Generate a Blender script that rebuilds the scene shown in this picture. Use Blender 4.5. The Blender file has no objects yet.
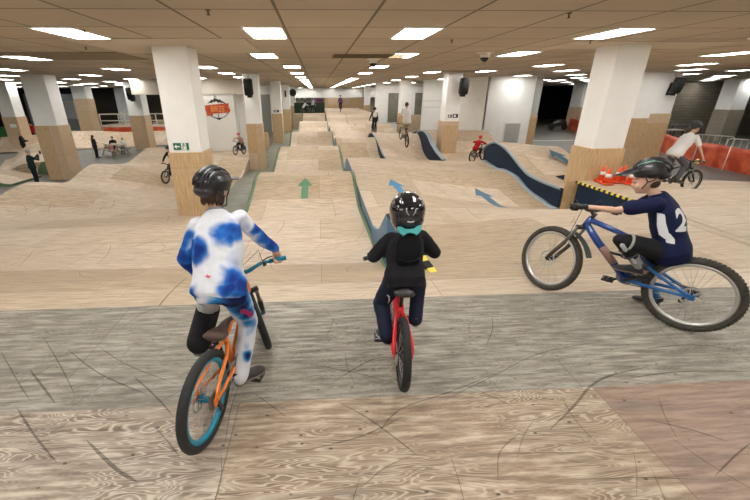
import bpy, bmesh, math, random
from mathutils import Vector, Matrix, Quaternion
random.seed(7)
sc = bpy.context.scene
COL = sc.collection
R_ = math.radians
V = Vector

# ------------------------------------------------------------ camera, world, exposure
EYE = 3.95            # camera height above the concrete hall floor
cam_d = bpy.data.cameras.new('camera')
cam = bpy.data.objects.new('camera', cam_d); COL.objects.link(cam)
cam.location = (0, 0, EYE)
_p, _y, _r = 0.397089, 0.0516743, -0.0064488
_f = V((math.sin(_y)*math.cos(_p), math.cos(_y)*math.cos(_p), -math.sin(_p)))
_rt = V((math.cos(_y), -math.sin(_y), 0)); _up = _rt.cross(_f)
_r2 = math.cos(_r)*_rt + math.sin(_r)*_up; _u2 = -math.sin(_r)*_rt + math.cos(_r)*_up
_m = Matrix((_r2, _u2, -_f)).transposed()
cam.rotation_euler = _m.to_euler()
cam_d.sensor_width = 36; cam_d.lens = 36*372.125/750
cam_d.shift_x = (375-338.571)/750
cam_d.clip_end = 300; cam_d.clip_start = .05
sc.camera = cam
w = bpy.data.worlds.new('world'); sc.world = w; w.use_nodes = True
w.node_tree.nodes['Background'].inputs[0].default_value = (.85, .9, 1, 1)
w.node_tree.nodes['Background'].inputs[1].default_value = .15
sc.view_settings.view_transform = 'Standard'
sc.view_settings.look = 'None'
sc.view_settings.exposure = 0.0
sc.view_settings.gamma = 1
sc.view_settings.use_curve_mapping = False
LIGHT = 21
CEIL = EYE + .92

# ------------------------------------------------------------ materials
MATS = {}
def nodes(m):
    nt = m.node_tree; return nt, nt.nodes, nt.links
def mat(name, col, rough=.6, metal=0, spec=.5, noise=0, nscale=8, bump=0, emit=None, coat=0, alpha=None):
    if name in MATS: return MATS[name]
    m = bpy.data.materials.new(name); m.use_nodes = True
    nt, N, L = nodes(m); b = N['Principled BSDF']
    c = (*col, 1)
    b.inputs['Base Color'].default_value = c
    b.inputs['Roughness'].default_value = rough
    b.inputs['Metallic'].default_value = metal
    b.inputs['Specular IOR Level'].default_value = spec
    b.inputs['Coat Weight'].default_value = coat
    if alpha is not None: b.inputs['Alpha'].default_value = alpha
    if noise or bump:
        tc = N.new('ShaderNodeTexCoord'); n = N.new('ShaderNodeTexNoise')
        n.inputs['Scale'].default_value = nscale; n.inputs['Detail'].default_value = 4
        L.new(tc.outputs['Object'], n.inputs['Vector'])
        if noise:
            mr = N.new('ShaderNodeMapRange'); mr.inputs[1].default_value = .3; mr.inputs[2].default_value = .7
            mr.inputs[3].default_value = 1-noise; mr.inputs[4].default_value = 1+noise
            L.new(n.outputs['Fac'], mr.inputs[0])
            mx = N.new('ShaderNodeVectorMath'); mx.operation = 'SCALE'
            mx.inputs[0].default_value = col; L.new(mr.outputs[0], mx.inputs['Scale'])
            L.new(mx.outputs[0], b.inputs['Base Color'])
        if bump:
            bp = N.new('ShaderNodeBump'); bp.inputs['Strength'].default_value = bump; bp.inputs['Distance'].default_value = .01
            L.new(n.outputs['Fac'], bp.inputs['Height']); L.new(bp.outputs[0], b.inputs['Normal'])
    if emit:
        b.inputs['Emission Color'].default_value = (*emit[0], 1); b.inputs['Emission Strength'].default_value = emit[1]
    MATS[name] = m; return m

def ramp(N, stops, interp='LINEAR'):
    r = N.new('ShaderNodeValToRGB'); e = r.color_ramp.elements; r.color_ramp.interpolation = interp
    while len(e) > 1: e.remove(e[-1])
    e[0].position = stops[0][0]; e[0].color = (*stops[0][1], 1)
    for p, c in stops[1:]:
        q = e.new(p); q.color = (*c, 1)
    return r

def plywood(name, base, light, dark, seam=(2.44, 1.22), off=(0, 0), rings=0.0, rough=.55, scuff=.5, tint=.12, along='x', dots=.4, gray=(0.3,0.29,0.27), ringscale=1.0, wear=None):
    """plywood sheets laid in courses: face grain runs across the hall, seams, screw heads, scuffs and rubber marks"""
    if name in MATS: return MATS[name]
    m = bpy.data.materials.new(name); m.use_nodes = True
    nt, N, L = nodes(m); b = N['Principled BSDF']
    def math_(op, a, bb=None, c=None):
        n = N.new('ShaderNodeMath'); n.operation = op
        for i, v in enumerate((a, bb, c)):
            if v is None: continue
            if isinstance(v, (int, float)): n.inputs[i].default_value = v
            else: L.new(v, n.inputs[i])
        return n.outputs[0]
    def mix(fac, a, bb, typ='MIX'):
        n = N.new('ShaderNodeMix'); n.data_type = 'RGBA'; n.blend_type = typ; n.clamp_factor = True
        for s, v in ((n.inputs[0], fac), (n.inputs[6], a), (n.inputs[7], bb)):
            if isinstance(v, (int, float)): s.default_value = v
            elif isinstance(v, tuple): s.default_value = (*v, 1)
            else: L.new(v, s)
        return n.outputs[2]
    tc = N.new('ShaderNodeTexCoord')
    mp = N.new('ShaderNodeMapping'); mp.inputs['Location'].default_value = (off[0], off[1], 0)
    L.new(tc.outputs['Object'], mp.inputs['Vector'])
    vec = mp.outputs[0]
    if along == 'z':
        sx = N.new('ShaderNodeSeparateXYZ'); L.new(vec, sx.inputs[0])
        cx = N.new('ShaderNodeCombineXYZ'); L.new(sx.outputs[2], cx.inputs[0])
        L.new(math_('ADD', sx.outputs[0], sx.outputs[1]), cx.inputs[1]); vec = cx.outputs[0]
    br = N.new('ShaderNodeTexBrick')
    br.inputs['Scale'].default_value = 1; br.inputs['Brick Width'].default_value = seam[0]; br.inputs['Row Height'].default_value = seam[1]
    br.inputs['Mortar Size'].default_value = .004; br.inputs['Mortar Smooth'].default_value = .3; br.offset = .5
    br.inputs['Color1'].default_value = (0, 0, 0, 1); br.inputs['Color2'].default_value = (1, 1, 1, 1); br.inputs['Mortar'].default_value = (.5, .5, .5, 1)
    L.new(vec, br.inputs['Vector'])
    # stretched grain
    g = N.new('ShaderNodeMapping'); g.inputs['Scale'].default_value = (1.1, 9, 4); L.new(vec, g.inputs['Vector'])
    n1 = N.new('ShaderNodeTexNoise'); n1.inputs['Scale'].default_value = 3.2; n1.inputs['Detail'].default_value = 8; n1.inputs['Roughness'].default_value = .65
    L.new(g.outputs[0], n1.inputs['Vector'])
    n2 = N.new('ShaderNodeTexNoise'); n2.inputs['Scale'].default_value = .9; n2.inputs['Detail'].default_value = 3; L.new(vec, n2.inputs['Vector'])
    r1 = ramp(N, [(.34, dark), (.49, base), (.64, light)]); L.new(n1.outputs['Fac'], r1.inputs[0])
    col = r1.outputs[0]
    if rings:
        g2 = N.new('ShaderNodeMapping'); g2.inputs['Scale'].default_value = (1.05*ringscale, 7*ringscale, 1); L.new(vec, g2.inputs['Vector'])
        addv = N.new('ShaderNodeVectorMath'); addv.operation = 'ADD'; L.new(g2.outputs[0], addv.inputs[0])
        sc_ = N.new('ShaderNodeVectorMath'); sc_.operation = 'SCALE'; sc_.inputs['Scale'].default_value = 9; L.new(br.outputs['Color'], sc_.inputs[0]); L.new(sc_.outputs[0], addv.inputs[1])
        n3 = N.new('ShaderNodeTexNoise'); n3.inputs['Scale'].default_value = 1.0; n3.inputs['Detail'].default_value = 2.4; n3.inputs['Roughness'].default_value = .45; n3.inputs['Distortion'].default_value = .5
        L.new(addv.outputs[0], n3.inputs['Vector'])
        fr = math_('FRACT', math_('MULTIPLY', n3.outputs['Fac'], 26))
        r3 = ramp(N, [(0, (0, 0, 0)), (.45, (0, 0, 0)), (.62, (1, 1, 1)), (.78, (1, 1, 1)), (.95, (0, 0, 0))]); L.new(fr, r3.inputs[0])
        # figure shows only in places
        mk = ramp(N, [(.36, (.12, .12, .12)), (.52, (1, 1, 1))]); 
        n4 = N.new('ShaderNodeTexNoise'); n4.inputs['Scale'].default_value = 1.6; n4.inputs['Detail'].default_value = 2; L.new(vec, n4.inputs['Vector']); L.new(n4.outputs['Fac'], mk.inputs[0])
        f = math_('MULTIPLY', math_('MULTIPLY', r3.outputs[0], mk.outputs[0]), rings)
        col = mix(f, col, light)
        fd = math_('MULTIPLY', math_('MULTIPLY', math_('SUBTRACT', 1.0, r3.outputs[0]), mk.outputs[0]), rings*.45)
        col = mix(fd, col, dark)
    # big soft tone changes from wear
    r2 = ramp(N, [(.35, (0, 0, 0)), (.65, (1, 1, 1))]); L.new(n2.outputs['Fac'], r2.inputs[0])
    col = mix(math_('MULTIPLY', r2.outputs[0], .35), col, gray)
    if wear:      # greyer where riders gather near the start
        sx = N.new('ShaderNodeSeparateXYZ'); L.new(tc.outputs['Object'], sx.inputs[0])
        wr = N.new('ShaderNodeMapRange'); wr.inputs[1].default_value = wear[0]; wr.inputs[2].default_value = wear[1]; wr.inputs[3].default_value = wear[2]; wr.inputs[4].default_value = 0
        L.new(math_('ADD', sx.outputs[1], math_('MULTIPLY', n2.outputs['Fac'], 2.0)), wr.inputs[0])
        xr_ = N.new('ShaderNodeMapRange'); xr_.inputs[1].default_value = 1; xr_.inputs[2].default_value = 9; xr_.inputs[3].default_value = .55; xr_.inputs[4].default_value = 1.0; L.new(sx.outputs[0], xr_.inputs[0])
        col = mix(math_('MULTIPLY', wr.outputs[0], xr_.outputs[0]), col, wear[3])
    # per sheet tint
    hs = N.new('ShaderNodeHueSaturation'); L.new(col, hs.inputs['Color'])
    L.new(math_('ADD', math_('MULTIPLY', br.outputs['Color'], tint), 1-tint/2), hs.inputs['Value'])
    L.new(math_('ADD', math_('MULTIPLY', br.outputs['Color'], -.3), 1.1), hs.inputs['Saturation'])
    col = hs.outputs[0]
    # scuffs: thin stretched dark marks in two directions
    for k, (rot, s) in enumerate(((.9, 3.0), (-.7, 2.3), (1.35, 3.6))):
        a = N.new('ShaderNodeMapping'); a.inputs['Rotation'].default_value = (0, 0, rot); a.inputs['Scale'].default_value = (s*.28, s*3.2, 1); L.new(vec, a.inputs['Vector'])
        nn = N.new('ShaderNodeTexNoise'); nn.inputs['Scale'].default_value = 1.6; nn.inputs['Detail'].default_value = 5; nn.inputs['Distortion'].default_value = .6; L.new(a.outputs[0], nn.inputs['Vector'])
        rr = ramp(N, [(.62, (0, 0, 0)), (.7, (1, 1, 1))]); L.new(nn.outputs['Fac'], rr.inputs[0])
        col = mix(math_('MULTIPLY', rr.outputs[0], .42*scuff), col, (.12, .1, .085))
    # screw heads / knots
    if dots:
        vo = N.new('ShaderNodeTexVoronoi'); vo.inputs['Scale'].default_value = 7; vo.inputs['Randomness'].default_value = .75
        vm = N.new('ShaderNodeMapping'); vm.inputs['Scale'].default_value = (.8, 1.35, 1); L.new(vec, vm.inputs['Vector']); L.new(vm.outputs[0], vo.inputs['Vector'])
        rv = ramp(N, [(.05, (1, 1, 1)), (.085, (0, 0, 0))]); L.new(vo.outputs['Distance'], rv.inputs[0])
        col = mix(math_('MULTIPLY', rv.outputs[0], dots), col, (.05, .035, .025))
    col = mix(math_('MULTIPLY', br.outputs['Fac'], .65), col, (.12, .09, .06))
    L.new(col, b.inputs['Base Color'])
    rg = N.new('ShaderNodeMapRange'); rg.inputs[3].default_value = rough-.12; rg.inputs[4].default_value = rough+.15; L.new(n1.outputs['Fac'], rg.inputs[0]); L.new(rg.outputs[0], b.inputs['Roughness'])
    bp = N.new('ShaderNodeBump'); bp.inputs['Strength'].default_value = .25; bp.inputs['Distance'].default_value = .004; L.new(n1.outputs['Fac'], bp.inputs['Height']); L.new(bp.outputs[0], b.inputs['Normal'])
    MATS[name] = m; return m

PLY_TRACK = plywood('plywood_track', (.575, .425, .275), (.76, .63, .455), (.36, .25, .15), tint=.32, gray=(.44, .345, .245), scuff=.6, dots=.35, wear=(4.5, 13, .70, (.40,.325,.235)), rings=.22)
PLY_GREY = plywood('plywood_grey_worn', (.245, .225, .182), (.46, .425, .36), (.12, .107, .085), seam=(2.44, 1.31), off=(1.86, -1.93), rings=.4, tint=.1, gray=(.225, .205, .168), scuff=.9, dots=.75, ringscale=1.5)
PLY_TAN = plywood('plywood_tan_worn', (.30, .215, .145), (.58, .485, .37), (.15, .10, .068), seam=(2.44, 1.93), off=(-1.87, 0), rings=.8, tint=.08, gray=(.29, .225, .165), scuff=.8, dots=.9, ringscale=1.3)
PLY_ROSE = plywood('plywood_rosy_worn', (.28, .195, .145), (.40, .30, .23), (.155, .10, .072), seam=(4, 1.93), off=(-1.87, 0), rings=.2, tint=.08, gray=(.30, .21, .16), scuff=.9, dots=.85)
PLY_EDGE = plywood('plywood_pale_apron', (.62, .49, .34), (.80, .70, .54), (.46, .34, .22), seam=(2.44, 2.0), off=(.1, .5), rings=.25, tint=.12, gray=(.54, .43, .31), scuff=.7, dots=.4)
PLY_CLAD = plywood('plywood_pillar', (.60, .42, .24), (.70, .53, .33), (.49, .32, .17), seam=(2.44, 3.3), rings=.0, along='z', tint=.12, gray=(.60, .44, .28), scuff=0, dots=0)
PLY_SKIRT = plywood('plywood_skirt', (.50, .37, .23), (.6, .47, .31), (.36, .25, .15), seam=(2.44, 3.3), along='z', tint=.1, gray=(.46, .35, .24), scuff=.2, dots=0)
CONCRETE = mat('concrete_floor', (.15, .145, .125), .5, noise=.18, nscale=.7)
CONCRETE2 = mat('concrete_alley', (.25, .265, .215), .5, noise=.2, nscale=1.5)
NAVY = mat('navy_paint', (.006, .022, .052), .6, spec=.25, noise=.15, nscale=2)
BLUE = mat('blue_paint', (.055, .17, .30), .45, noise=.12, nscale=3)
BLUE_ARROW = mat('blue_arrow_paint', (.04, .26, .50), .5, noise=.12, nscale=9)
SLATE_ARROW = mat('slate_blue_arrow_paint', (.05, .15, .235), .5, noise=.12, nscale=9)
GREEN_ARROW = mat('green_arrow_paint', (.085, .235, .12), .5, noise=.12, nscale=9)
GREEN = mat('green_trim_paint', (.10, .175, .085), .5, noise=.15, nscale=4)
DKGREEN = mat('green_wall_paint', (.035, .14, .035), .5, noise=.1, nscale=3)
EDGEL = mat('grey_blue_edge', (.30, .37, .42), .5)
WHITE = mat('white_paint', (.90, .90, .875), .5, noise=.03, nscale=2)
WHITE2 = mat('white_wall_paint', (.85, .835, .79), .6, noise=.04, nscale=1)
YEL = mat('hazard_yellow', (.85, .72, .10), .5)
BLK = mat('hazard_black', (.02, .02, .02), .5)
STEEL = mat('steel', (.55, .55, .55), .3, metal=1)
DIFF = mat('light_diffuser', (1, 1, 1), .5, emit=((1.0, .985, .95), LIGHT))

# ------------------------------------------------------------ mesh helpers
class MB:
    def __init__(s): s.v = []; s.f = []; s.m = []; s.sm = []
    def add(s, vs, fs, mi=0, smooth=False):
        o = len(s.v); s.v += [tuple(v) for v in vs]
        for f in fs: s.f.append([i+o for i in f]); s.m.append(mi); s.sm.append(smooth)
        return s
    def box(s, a, b, mi=0, M=None):
        x0, y0, z0 = a; x1, y1, z1 = b
        vs = [V(p) for p in ((x0,y0,z0),(x1,y0,z0),(x1,y1,z0),(x0,y1,z0),(x0,y0,z1),(x1,y0,z1),(x1,y1,z1),(x0,y1,z1))]
        if M: vs = [M @ v for v in vs]
        return s.add(vs, [(0,3,2,1),(4,5,6,7),(0,1,5,4),(1,2,6,5),(2,3,7,6),(3,0,4,7)], mi)
    def bar(s, p, q, w, h, mi=0, up=V((0,0,1))):
        p, q = V(p), V(q); d = (q-p); l = d.length; d.normalize()
        x = d.cross(up)
        if x.length < 1e-4: x = d.cross(V((0,1,0)))
        x.normalize(); z = x.cross(d)
        M = Matrix((x, d, z)).transposed().to_4x4(); M.translation = p
        return s.box((-w/2, 0, -h/2), (w/2, l, h/2), mi, M)
    def tube(s, pts, r, n=12, mi=0, caps=True, flat=None, closed=False):
        pts = [V(p) for p in pts]; k = len(pts)
        if not isinstance(r, (list, tuple)): r = [r]*k
        T = []
        for i in range(k):
            if closed: t = pts[(i+1) % k]-pts[i-1]
            elif i == 0: t = pts[1]-pts[0]
            elif i == k-1: t = pts[-1]-pts[-2]
            else: t = (pts[i+1]-pts[i]).normalized()+(pts[i]-pts[i-1]).normalized()
            T.append(t.normalized())
        a = T[0].orthogonal().normalized()
        if flat is not None:
            a = (V(flat[0]) - V(flat[0]).dot(T[0])*T[0]).normalized()
        vs = []
        for i in range(k):
            a = (a - a.dot(T[i])*T[i]).normalized(); b = T[i].cross(a)
            fb = flat[1] if flat else 1
            for j in range(n):
                t = 2*math.pi*j/n
                vs.append(pts[i] + a*math.cos(t)*r[i] + b*math.sin(t)*r[i]*fb)
        fs = []
        for i in range(k if closed else k-1):
            for j in range(n):
                i2 = (i+1) % k
                fs.append((i*n+j, i*n+(j+1) % n, i2*n+(j+1) % n, i2*n+j))
        s.add(vs, fs, mi, True)
        if caps and not closed:
            o = len(s.v)-len(vs)
            s.f.append([o+j for j in range(n)][::-1]); s.m.append(mi); s.sm.append(False)
            s.f.append([o+(k-1)*n+j for j in range(n)]); s.m.append(mi); s.sm.append(False)
        return s
    def ell(s, c, r, n=16, m=10, mi=0, M=None, a0=0.0, a1=math.pi):
        if not isinstance(r, (list, tuple)): r = (r, r, r)
        c = V(c); vs = []; fs = []
        for i in range(m+1):
            th = a0+(a1-a0)*i/m
            for j in range(n):
                ph = 2*math.pi*j/n
                p = V((r[0]*math.sin(th)*math.cos(ph), r[1]*math.sin(th)*math.sin(ph), r[2]*math.cos(th)))
                if M: p = M @ p
                vs.append(c+p)
        for i in range(m):
            for j in range(n): fs.append((i*n+j, (i+1)*n+j, (i+1)*n+(j+1) % n, i*n+(j+1) % n))
        fs.append([m*n+j for j in range(n)]); fs.append([j for j in range(n)][::-1])
        return s.add(vs, fs, mi, True)
    def cap(s, p, q, r0, r1, n=14, mi=0, flat=None):
        """tapered capsule, closed"""
        p, q = V(p), V(q); d = (q-p); L_ = max(d.length, 1e-6); d.normalize()
        pts = []; rr = []
        for i in range(5):
            t = math.pi/2*(i/4); pts.append(p - d*r0*math.cos(t)); rr.append(max(r0*math.sin(t), r0*.05))
        pts.append(p+d*L_*.5); rr.append((r0+r1)/2)
        for i in range(5):
            t = math.pi/2*(i/4); pts.append(q + d*r1*math.sin(t)); rr.append(max(r1*math.cos(t), r1*.05))
        return s.tube(pts, rr, n, mi, True, flat)
    def loft(s, secs, n=24, mi=0, caps=True, e=2.0):
        """secs: (centre, axis_x, axis_y, rx, ry) closed sections"""
        vs = []; fs = []
        for c, ax, ay, rx, ry in secs:
            c, ax, ay = V(c), V(ax).normalized(), V(ay).normalized()
            for j in range(n):
                t = 2*math.pi*j/n; ct, st = math.cos(t), math.sin(t)
                vs.append(c + ax*rx*math.copysign(abs(ct)**(2/e), ct) + ay*ry*math.copysign(abs(st)**(2/e), st))
        k = len(secs)
        for i in range(k-1):
            for j in range(n): fs.append((i*n+j, i*n+(j+1) % n, (i+1)*n+(j+1) % n, (i+1)*n+j))
        if caps: fs.append([j for j in range(n)][::-1]); fs.append([(k-1)*n+j for j in range(n)])
        return s.add(vs, fs, mi, True)
    def lathe(s, prof, M=None, n=24, mi=0):
        vs = []; fs = []; k = len(prof)
        for r, z in prof:
            for j in range(n):
                t = 2*math.pi*j/n; p = V((r*math.cos(t), r*math.sin(t), z)); vs.append(M @ p if M else p)
        for i in range(k-1):
            for j in range(n): fs.append((i*n+j, i*n+(j+1) % n, (i+1)*n+(j+1) % n, (i+1)*n+j))
        fs.append([j for j in range(n)][::-1]); fs.append([(k-1)*n+j for j in range(n)])
        return s.add(vs, fs, mi, True)
    def prism(s, poly, ax, ay, o, n_, t, mi=0):
        """polygon (2D) in plane (o, ax, ay) extruded by t along n_"""
        ax, ay, o, n_ = V(ax), V(ay), V(o), V(n_)
        a = [o+ax*x+ay*y for x, y in poly]; b = [p+n_*t for p in a]; k = len(poly)
        fs = [list(range(k))[::-1], [k+i for i in range(k)]]+[(i, (i+1) % k, k+(i+1) % k, k+i) for i in range(k)]
        return s.add(a+b, fs, mi)
    def build(s, name, ms, parent=None, weld=False):
        me = bpy.data.meshes.new(name); me.from_pydata(s.v, [], s.f)
        if not isinstance(ms, (list, tuple)): ms = [ms]
        for m in ms: me.materials.append(m)
        me.polygons.foreach_set('material_index', s.m); me.polygons.foreach_set('use_smooth', s.sm)
        me.update()
        bm = bmesh.new(); bm.from_mesh(me); bmesh.ops.recalc_face_normals(bm, faces=bm.faces); bm.to_mesh(me); bm.free()
        o = bpy.data.objects.new(name, me); COL.objects.link(o)
        if parent: o.parent = parent
        return o
def empty(name, loc=(0,0,0), M=None):
    o = bpy.data.objects.new(name, None); COL.objects.link(o); o.empty_display_size = .1
    if M is not None: o.matrix_world = M
    else: o.location = loc
    return o
def tag(o, label=None, cat=None, group=None, kind=None):
    for k, v in (('label', label), ('category', cat), ('group', group), ('kind', kind)):
        if v: o[k] = v
    return o
def structure(o): o['kind'] = 'structure'; return o
def copy_tree(o, parent=None):
    c = o.copy(); COL.objects.link(c)
    if parent: c.parent = parent
    for ch in list(o.children): copy_tree(ch, c)
    return c
def interp(prof, y):
    """smooth (cosine) interpolation through (y, z) knots"""
    if y <= prof[0][0]: return prof[0][1]
    for (a, za), (b, zb) in zip(prof, prof[1:]):
        if y <= b:
            t = (y-a)/(b-a); t = .5-.5*math.cos(math.pi*t) if len(prof) > 2 else t
            return za+(zb-za)*t
    return prof[-1][1]
def cr(prof, y):
    """Catmull-Rom through knots"""
    n = len(prof)
    if y <= prof[0][0]: return prof[0][1]
    if y >= prof[-1][0]: return prof[-1][1]
    for i in range(n-1):
        if y <= prof[i+1][0]:
            y0, p1 = prof[i]; y1, p2 = prof[i+1]
            def sl(k):
                if k <= 0 or k >= n-1: return 0
                a, b, c = prof[k-1], prof[k], prof[k+1]
                s0 = (b[1]-a[1])/(b[0]-a[0]); s1 = (c[1]-b[1])/(c[0]-b[0])
                return 0 if s0*s1 <= 0 else 2*s0*s1/(s0+s1)
            h = y1-y0; t = (y-y0)/h; m0 = sl(i)*h; m1 = sl(i+1)*h
            return (2*t**3-3*t**2+1)*p1+(t**3-2*t**2+t)*m0+(-2*t**3+3*t**2)*p2+(t**3-t**2)*m1

# ------------------------------------------------------------ hall shell
E_ = EYE
structure(MB().box((-52, -3, -.2), (52, 72, 0)).build('floor', CONCRETE))
def ceiling_mat():
    m = bpy.data.materials.new('ceiling_tiles'); m.use_nodes = True; nt, N, L = nodes(m); b = N['Principled BSDF']
    tc = N.new('ShaderNodeTexCoord'); mp = N.new('ShaderNodeMapping'); mp.inputs['Location'].default_value = (.45, -.16, 0); L.new(tc.outputs['Object'], mp.inputs['Vector'])
    br = N.new('ShaderNodeTexBrick'); br.offset = 0; br.inputs['Scale'].default_value = 1; br.inputs['Brick Width'].default_value = 1.205; br.inputs['Row Height'].default_value = 1.25
    br.inputs['Mortar Size'].default_value = .02; br.inputs['Mortar Smooth'].default_value = .1
    br.inputs['Color1'].default_value = (.455, .39, .305, 1); br.inputs['Color2'].default_value = (.515, .44, .345, 1); br.inputs['Mortar'].default_value = (.17, .14, .10, 1)
    L.new(mp.outputs[0], br.inputs['Vector'])
    n = N.new('ShaderNodeTexNoise'); n.inputs['Scale'].default_value = .35; L.new(tc.outputs['Object'], n.inputs['Vector'])
    mr = N.new('ShaderNodeMapRange'); mr.inputs[1].default_value = .35; mr.inputs[2].default_value = .65; mr.inputs[3].default_value = .9; mr.inputs[4].default_value = 1.08; L.new(n.outputs['Fac'], mr.inputs[0])
    mx = N.new('ShaderNodeVectorMath'); mx.operation = 'SCALE'; L.new(br.outputs['Color'], mx.inputs[0]); L.new(mr.outputs[0], mx.inputs['Scale']); L.new(mx.outputs[0], b.inputs['Base Color'])
    b.inputs['Roughness'].default_value = .9
    return m
structure(MB().box((-52, -3, CEIL), (52, 72, CEIL+.2)).build('ceiling', ceiling_mat()))
TANC = mat('ceiling_pale_tile', (.60, .53, .43), .9)
BRNC = mat('ceiling_brown_tile', (.25, .195, .135), .9)
def ctile(name, x0, y0, x1, y1, m, d=.012): structure(MB().box((x0, y0, CEIL-d), (x1, y1, CEIL-.001)).build(name, m))
ctile('ceiling_panel', -4.4, 7.6, -1.25, 10.1, TANC)       # pale tiles round the nearest left pillar
ctile('ceiling_panel', 5.0, 8.0, 8.6, 9.2, TANC)
ctile('ceiling_panel', -9.6, 9.9, -4.6, 11.9, BRNC)        # brown stained run on the left
ctile('ceiling_panel', 5.1, 17.6, 7.4, 19.2, BRNC)
structure(MB().box((-52, 66, 0), (52, 66.3, CEIL)).build('wall_back', mat('wall_grey', (.30, .28, .24), .7, noise=.15)))
structure(MB().box((-52.3, -3, 0), (-52, 72, CEIL)).build('wall_left', mat('wall_dark', (.055, .05, .048), .8, noise=.2)))
structure(MB().box((52, -3, 0), (52.3, 72, CEIL)).build('wall_right', mat('wall_dark', (.055, .05, .048), .8)))
structure(MB().box((-52, -3.3, 0), (52, -3, CEIL)).build('wall_front', WHITE2))
# far white band above the end of the track
structure(MB().box((-7, 65.0, EYE-.55), (12, 65.9, CEIL)).build('wall_far_header', WHITE2))

# ------------------------------------------------------------ start platform and track surfaces
def zz(h): return EYE + h
def lofted(name, x0, x1, left, right, y0, y1, surf, base=0.0, sideL=None, sideR=None, front=None, step=.14, nx=10, parent=None, trimL=None, skew=None, back=True, trim0=0):
    """a riding surface whose height follows a profile on each edge; left/right: (y, height below eye)"""
    ny = max(2, int((y1-y0)/step)); vs = []; fs = []
    def xl(y): return x0(y) if callable(x0) else x0
    def xr(y): return x1(y) if callable(x1) else x1
    for i in range(ny+1):
        y = y0+(y1-y0)*i/ny; a, b = cr(left, y), cr(right, y)
        for j in range(nx+1):
            t = j/nx; s = t*t*(3-2*t)
            vs.append((xl(y)+(xr(y)-xl(y))*t, y, zz(a+(b-a)*s)))
    for i in range(ny):
        for j in range(nx): fs.append((i*(nx+1)+j, i*(nx+1)+j+1, (i+1)*(nx+1)+j+1, (i+1)*(nx+1)+j))
    # body: top sheet with 18 mm thickness
    top = MB(); k = len(vs); low = [(x, y, z-.02) for x, y, z in vs]
    top.add(vs, fs, 0, True); top.add(low, [f[::-1] for f in fs], 0, True)
    o = top.build('riding_surface', surf, parent)
    for edge, m in ((0, sideL), (nx, sideR)):
        if m is None: continue
        s = MB(); sg = 1 if edge == 0 else -1
        for i in range(ny):
            p, q = vs[i*(nx+1)+edge], vs[(i+1)*(nx+1)+edge]
            t = .02*sg
            A = [(p[0], p[1], base), (q[0], q[1], base), (q[0], q[1], q[2]-.003), (p[0], p[1], p[2]-.003)]
            B = [(x+t, y, z) for x, y, z in A]
            s.add(A+B, [(0,1,2,3), (7,6,5,4)] + ([(0,3,7,4)] if i == 0 else []) + ([(1,5,6,2)] if i == ny-1 else []) + [(3,2,6,7)])
        s.build('side_panel', m, parent)
    for row, m in ((0, front), (ny, front if back else None)):
        if m is None: continue
        s = MB()
        for j in range(nx):
            p, q = vs[row*(nx+1)+j], vs[row*(nx+1)+j+1]; t = .02*(1 if row == 0 else -1)
            A = [(p[0], p[1], base), (q[0], q[1], base), (q[0], q[1], q[2]-.003), (p[0], p[1], p[2]-.003)]
            B = [(x, y+t, z) for x, y, z in A]
            s.add(A+B, [(0,1,2,3), (7,6,5,4), (3,2,6,7)])
        s.build('end_panel', m, parent)
    if trimL:
        m, w_ = trimL; s = MB()
        for i in range(ny):
            p, q = vs[i*(nx+1)], vs[(i+1)*(nx+1)]
            if p[1] < trim0: continue
            A = [(p[0]-w_, p[1], p[2]+.006), (p[0]+.012, p[1], p[2]+.006), (q[0]+.012, q[1], q[2]+.006), (q[0]-w_, q[1], q[2]+.006)]
            B = [(x, y, z-.05) for x, y, z in A]
            s.add(A+B, [(0,1,2,3), (7,6,5,4), (0,3,7,4), (1,5,6,2)], 0, True)
        s.build('edge_trim', m, parent)
    return o
def height(prof_l, prof_r, x0, x1, x, y):
    a, b = cr(prof_l, y), cr(prof_r, y); t = max(0, min(1, (x-x0)/(x1-x0))); s = t*t*(3-2*t)
    return zz(a+(b-a)*s)

# near platform (flat, 1.9 m under the eye): rows of worn sheets
sp = tag(empty('start_platform', (0, -1, 0)), 'wide worn plywood start platform the three nearest riders stand on', 'platform')
def slab(name, x0, y0, x1, y1, m, h=-1.9, t=.03):
    return MB().box((x0, y0+1, zz(h)-t), (x1, y1+1, zz(h)-.0005)).build(name, m, sp)
slab('deck_sheet', -9, -1.5, 1.87, 1.93, PLY_TAN)
slab('deck_sheet', 1.87, -1.5, 9, 1.93, PLY_ROSE)
slab('deck_sheet', -9, 1.93, 9, 3.24, PLY_GREY)
MB().box((-9, .5, 0), (9, .6, zz(-1.93))).build('side_panel', PLY_SKIRT, sp)
slab('deck_beam', -9, -1.5, 9, 3.0, PLY_SKIRT, -1.94, .12)

# lane C: green arrow lane
C_P = [(3.24,-1.9),(3.9,-1.97),(4.8,-2.25),(5.5,-2.32),(6.9,-2.36),(7.9,-2.38),(8.5,-2.27),(9.1,-2.13),(9.65,-1.98),(10.15,-1.95),(10.7,-2.1),(11.8,-2.55),(13.06,-2.55),(14.6,-2.33),(15.8,-2.14),(16.6,-2.08),(17.3,-2.2),(18.8,-2.7),(20.4,-2.85),(22.2,-2.72),(23.6,-2.25),(24.3,-2.15),(25,-2.25),(27,-2.85),(30.5,-3.1),(33.2,-2.92),(35,-2.42),(36,-2.3),(36.8,-2.4),(39,-3.0),(41.5,-3.0),(44,-2.3),(45,-2.1)]
laneC = tag(empty('pump_track_lane', (0, 3.24, 0)), 'middle plywood roller lane with a green arrow, running between pillars and blue fins', 'ramp')
def build_lane(root, *a, **k):
    before = set(COL.objects)
    lofted('riding_surface', *a, **k)
    for o in set(COL.objects)-before:
        o.parent = root; o.matrix_parent_inverse = root.matrix_basis.inverted()
    return root
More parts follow.
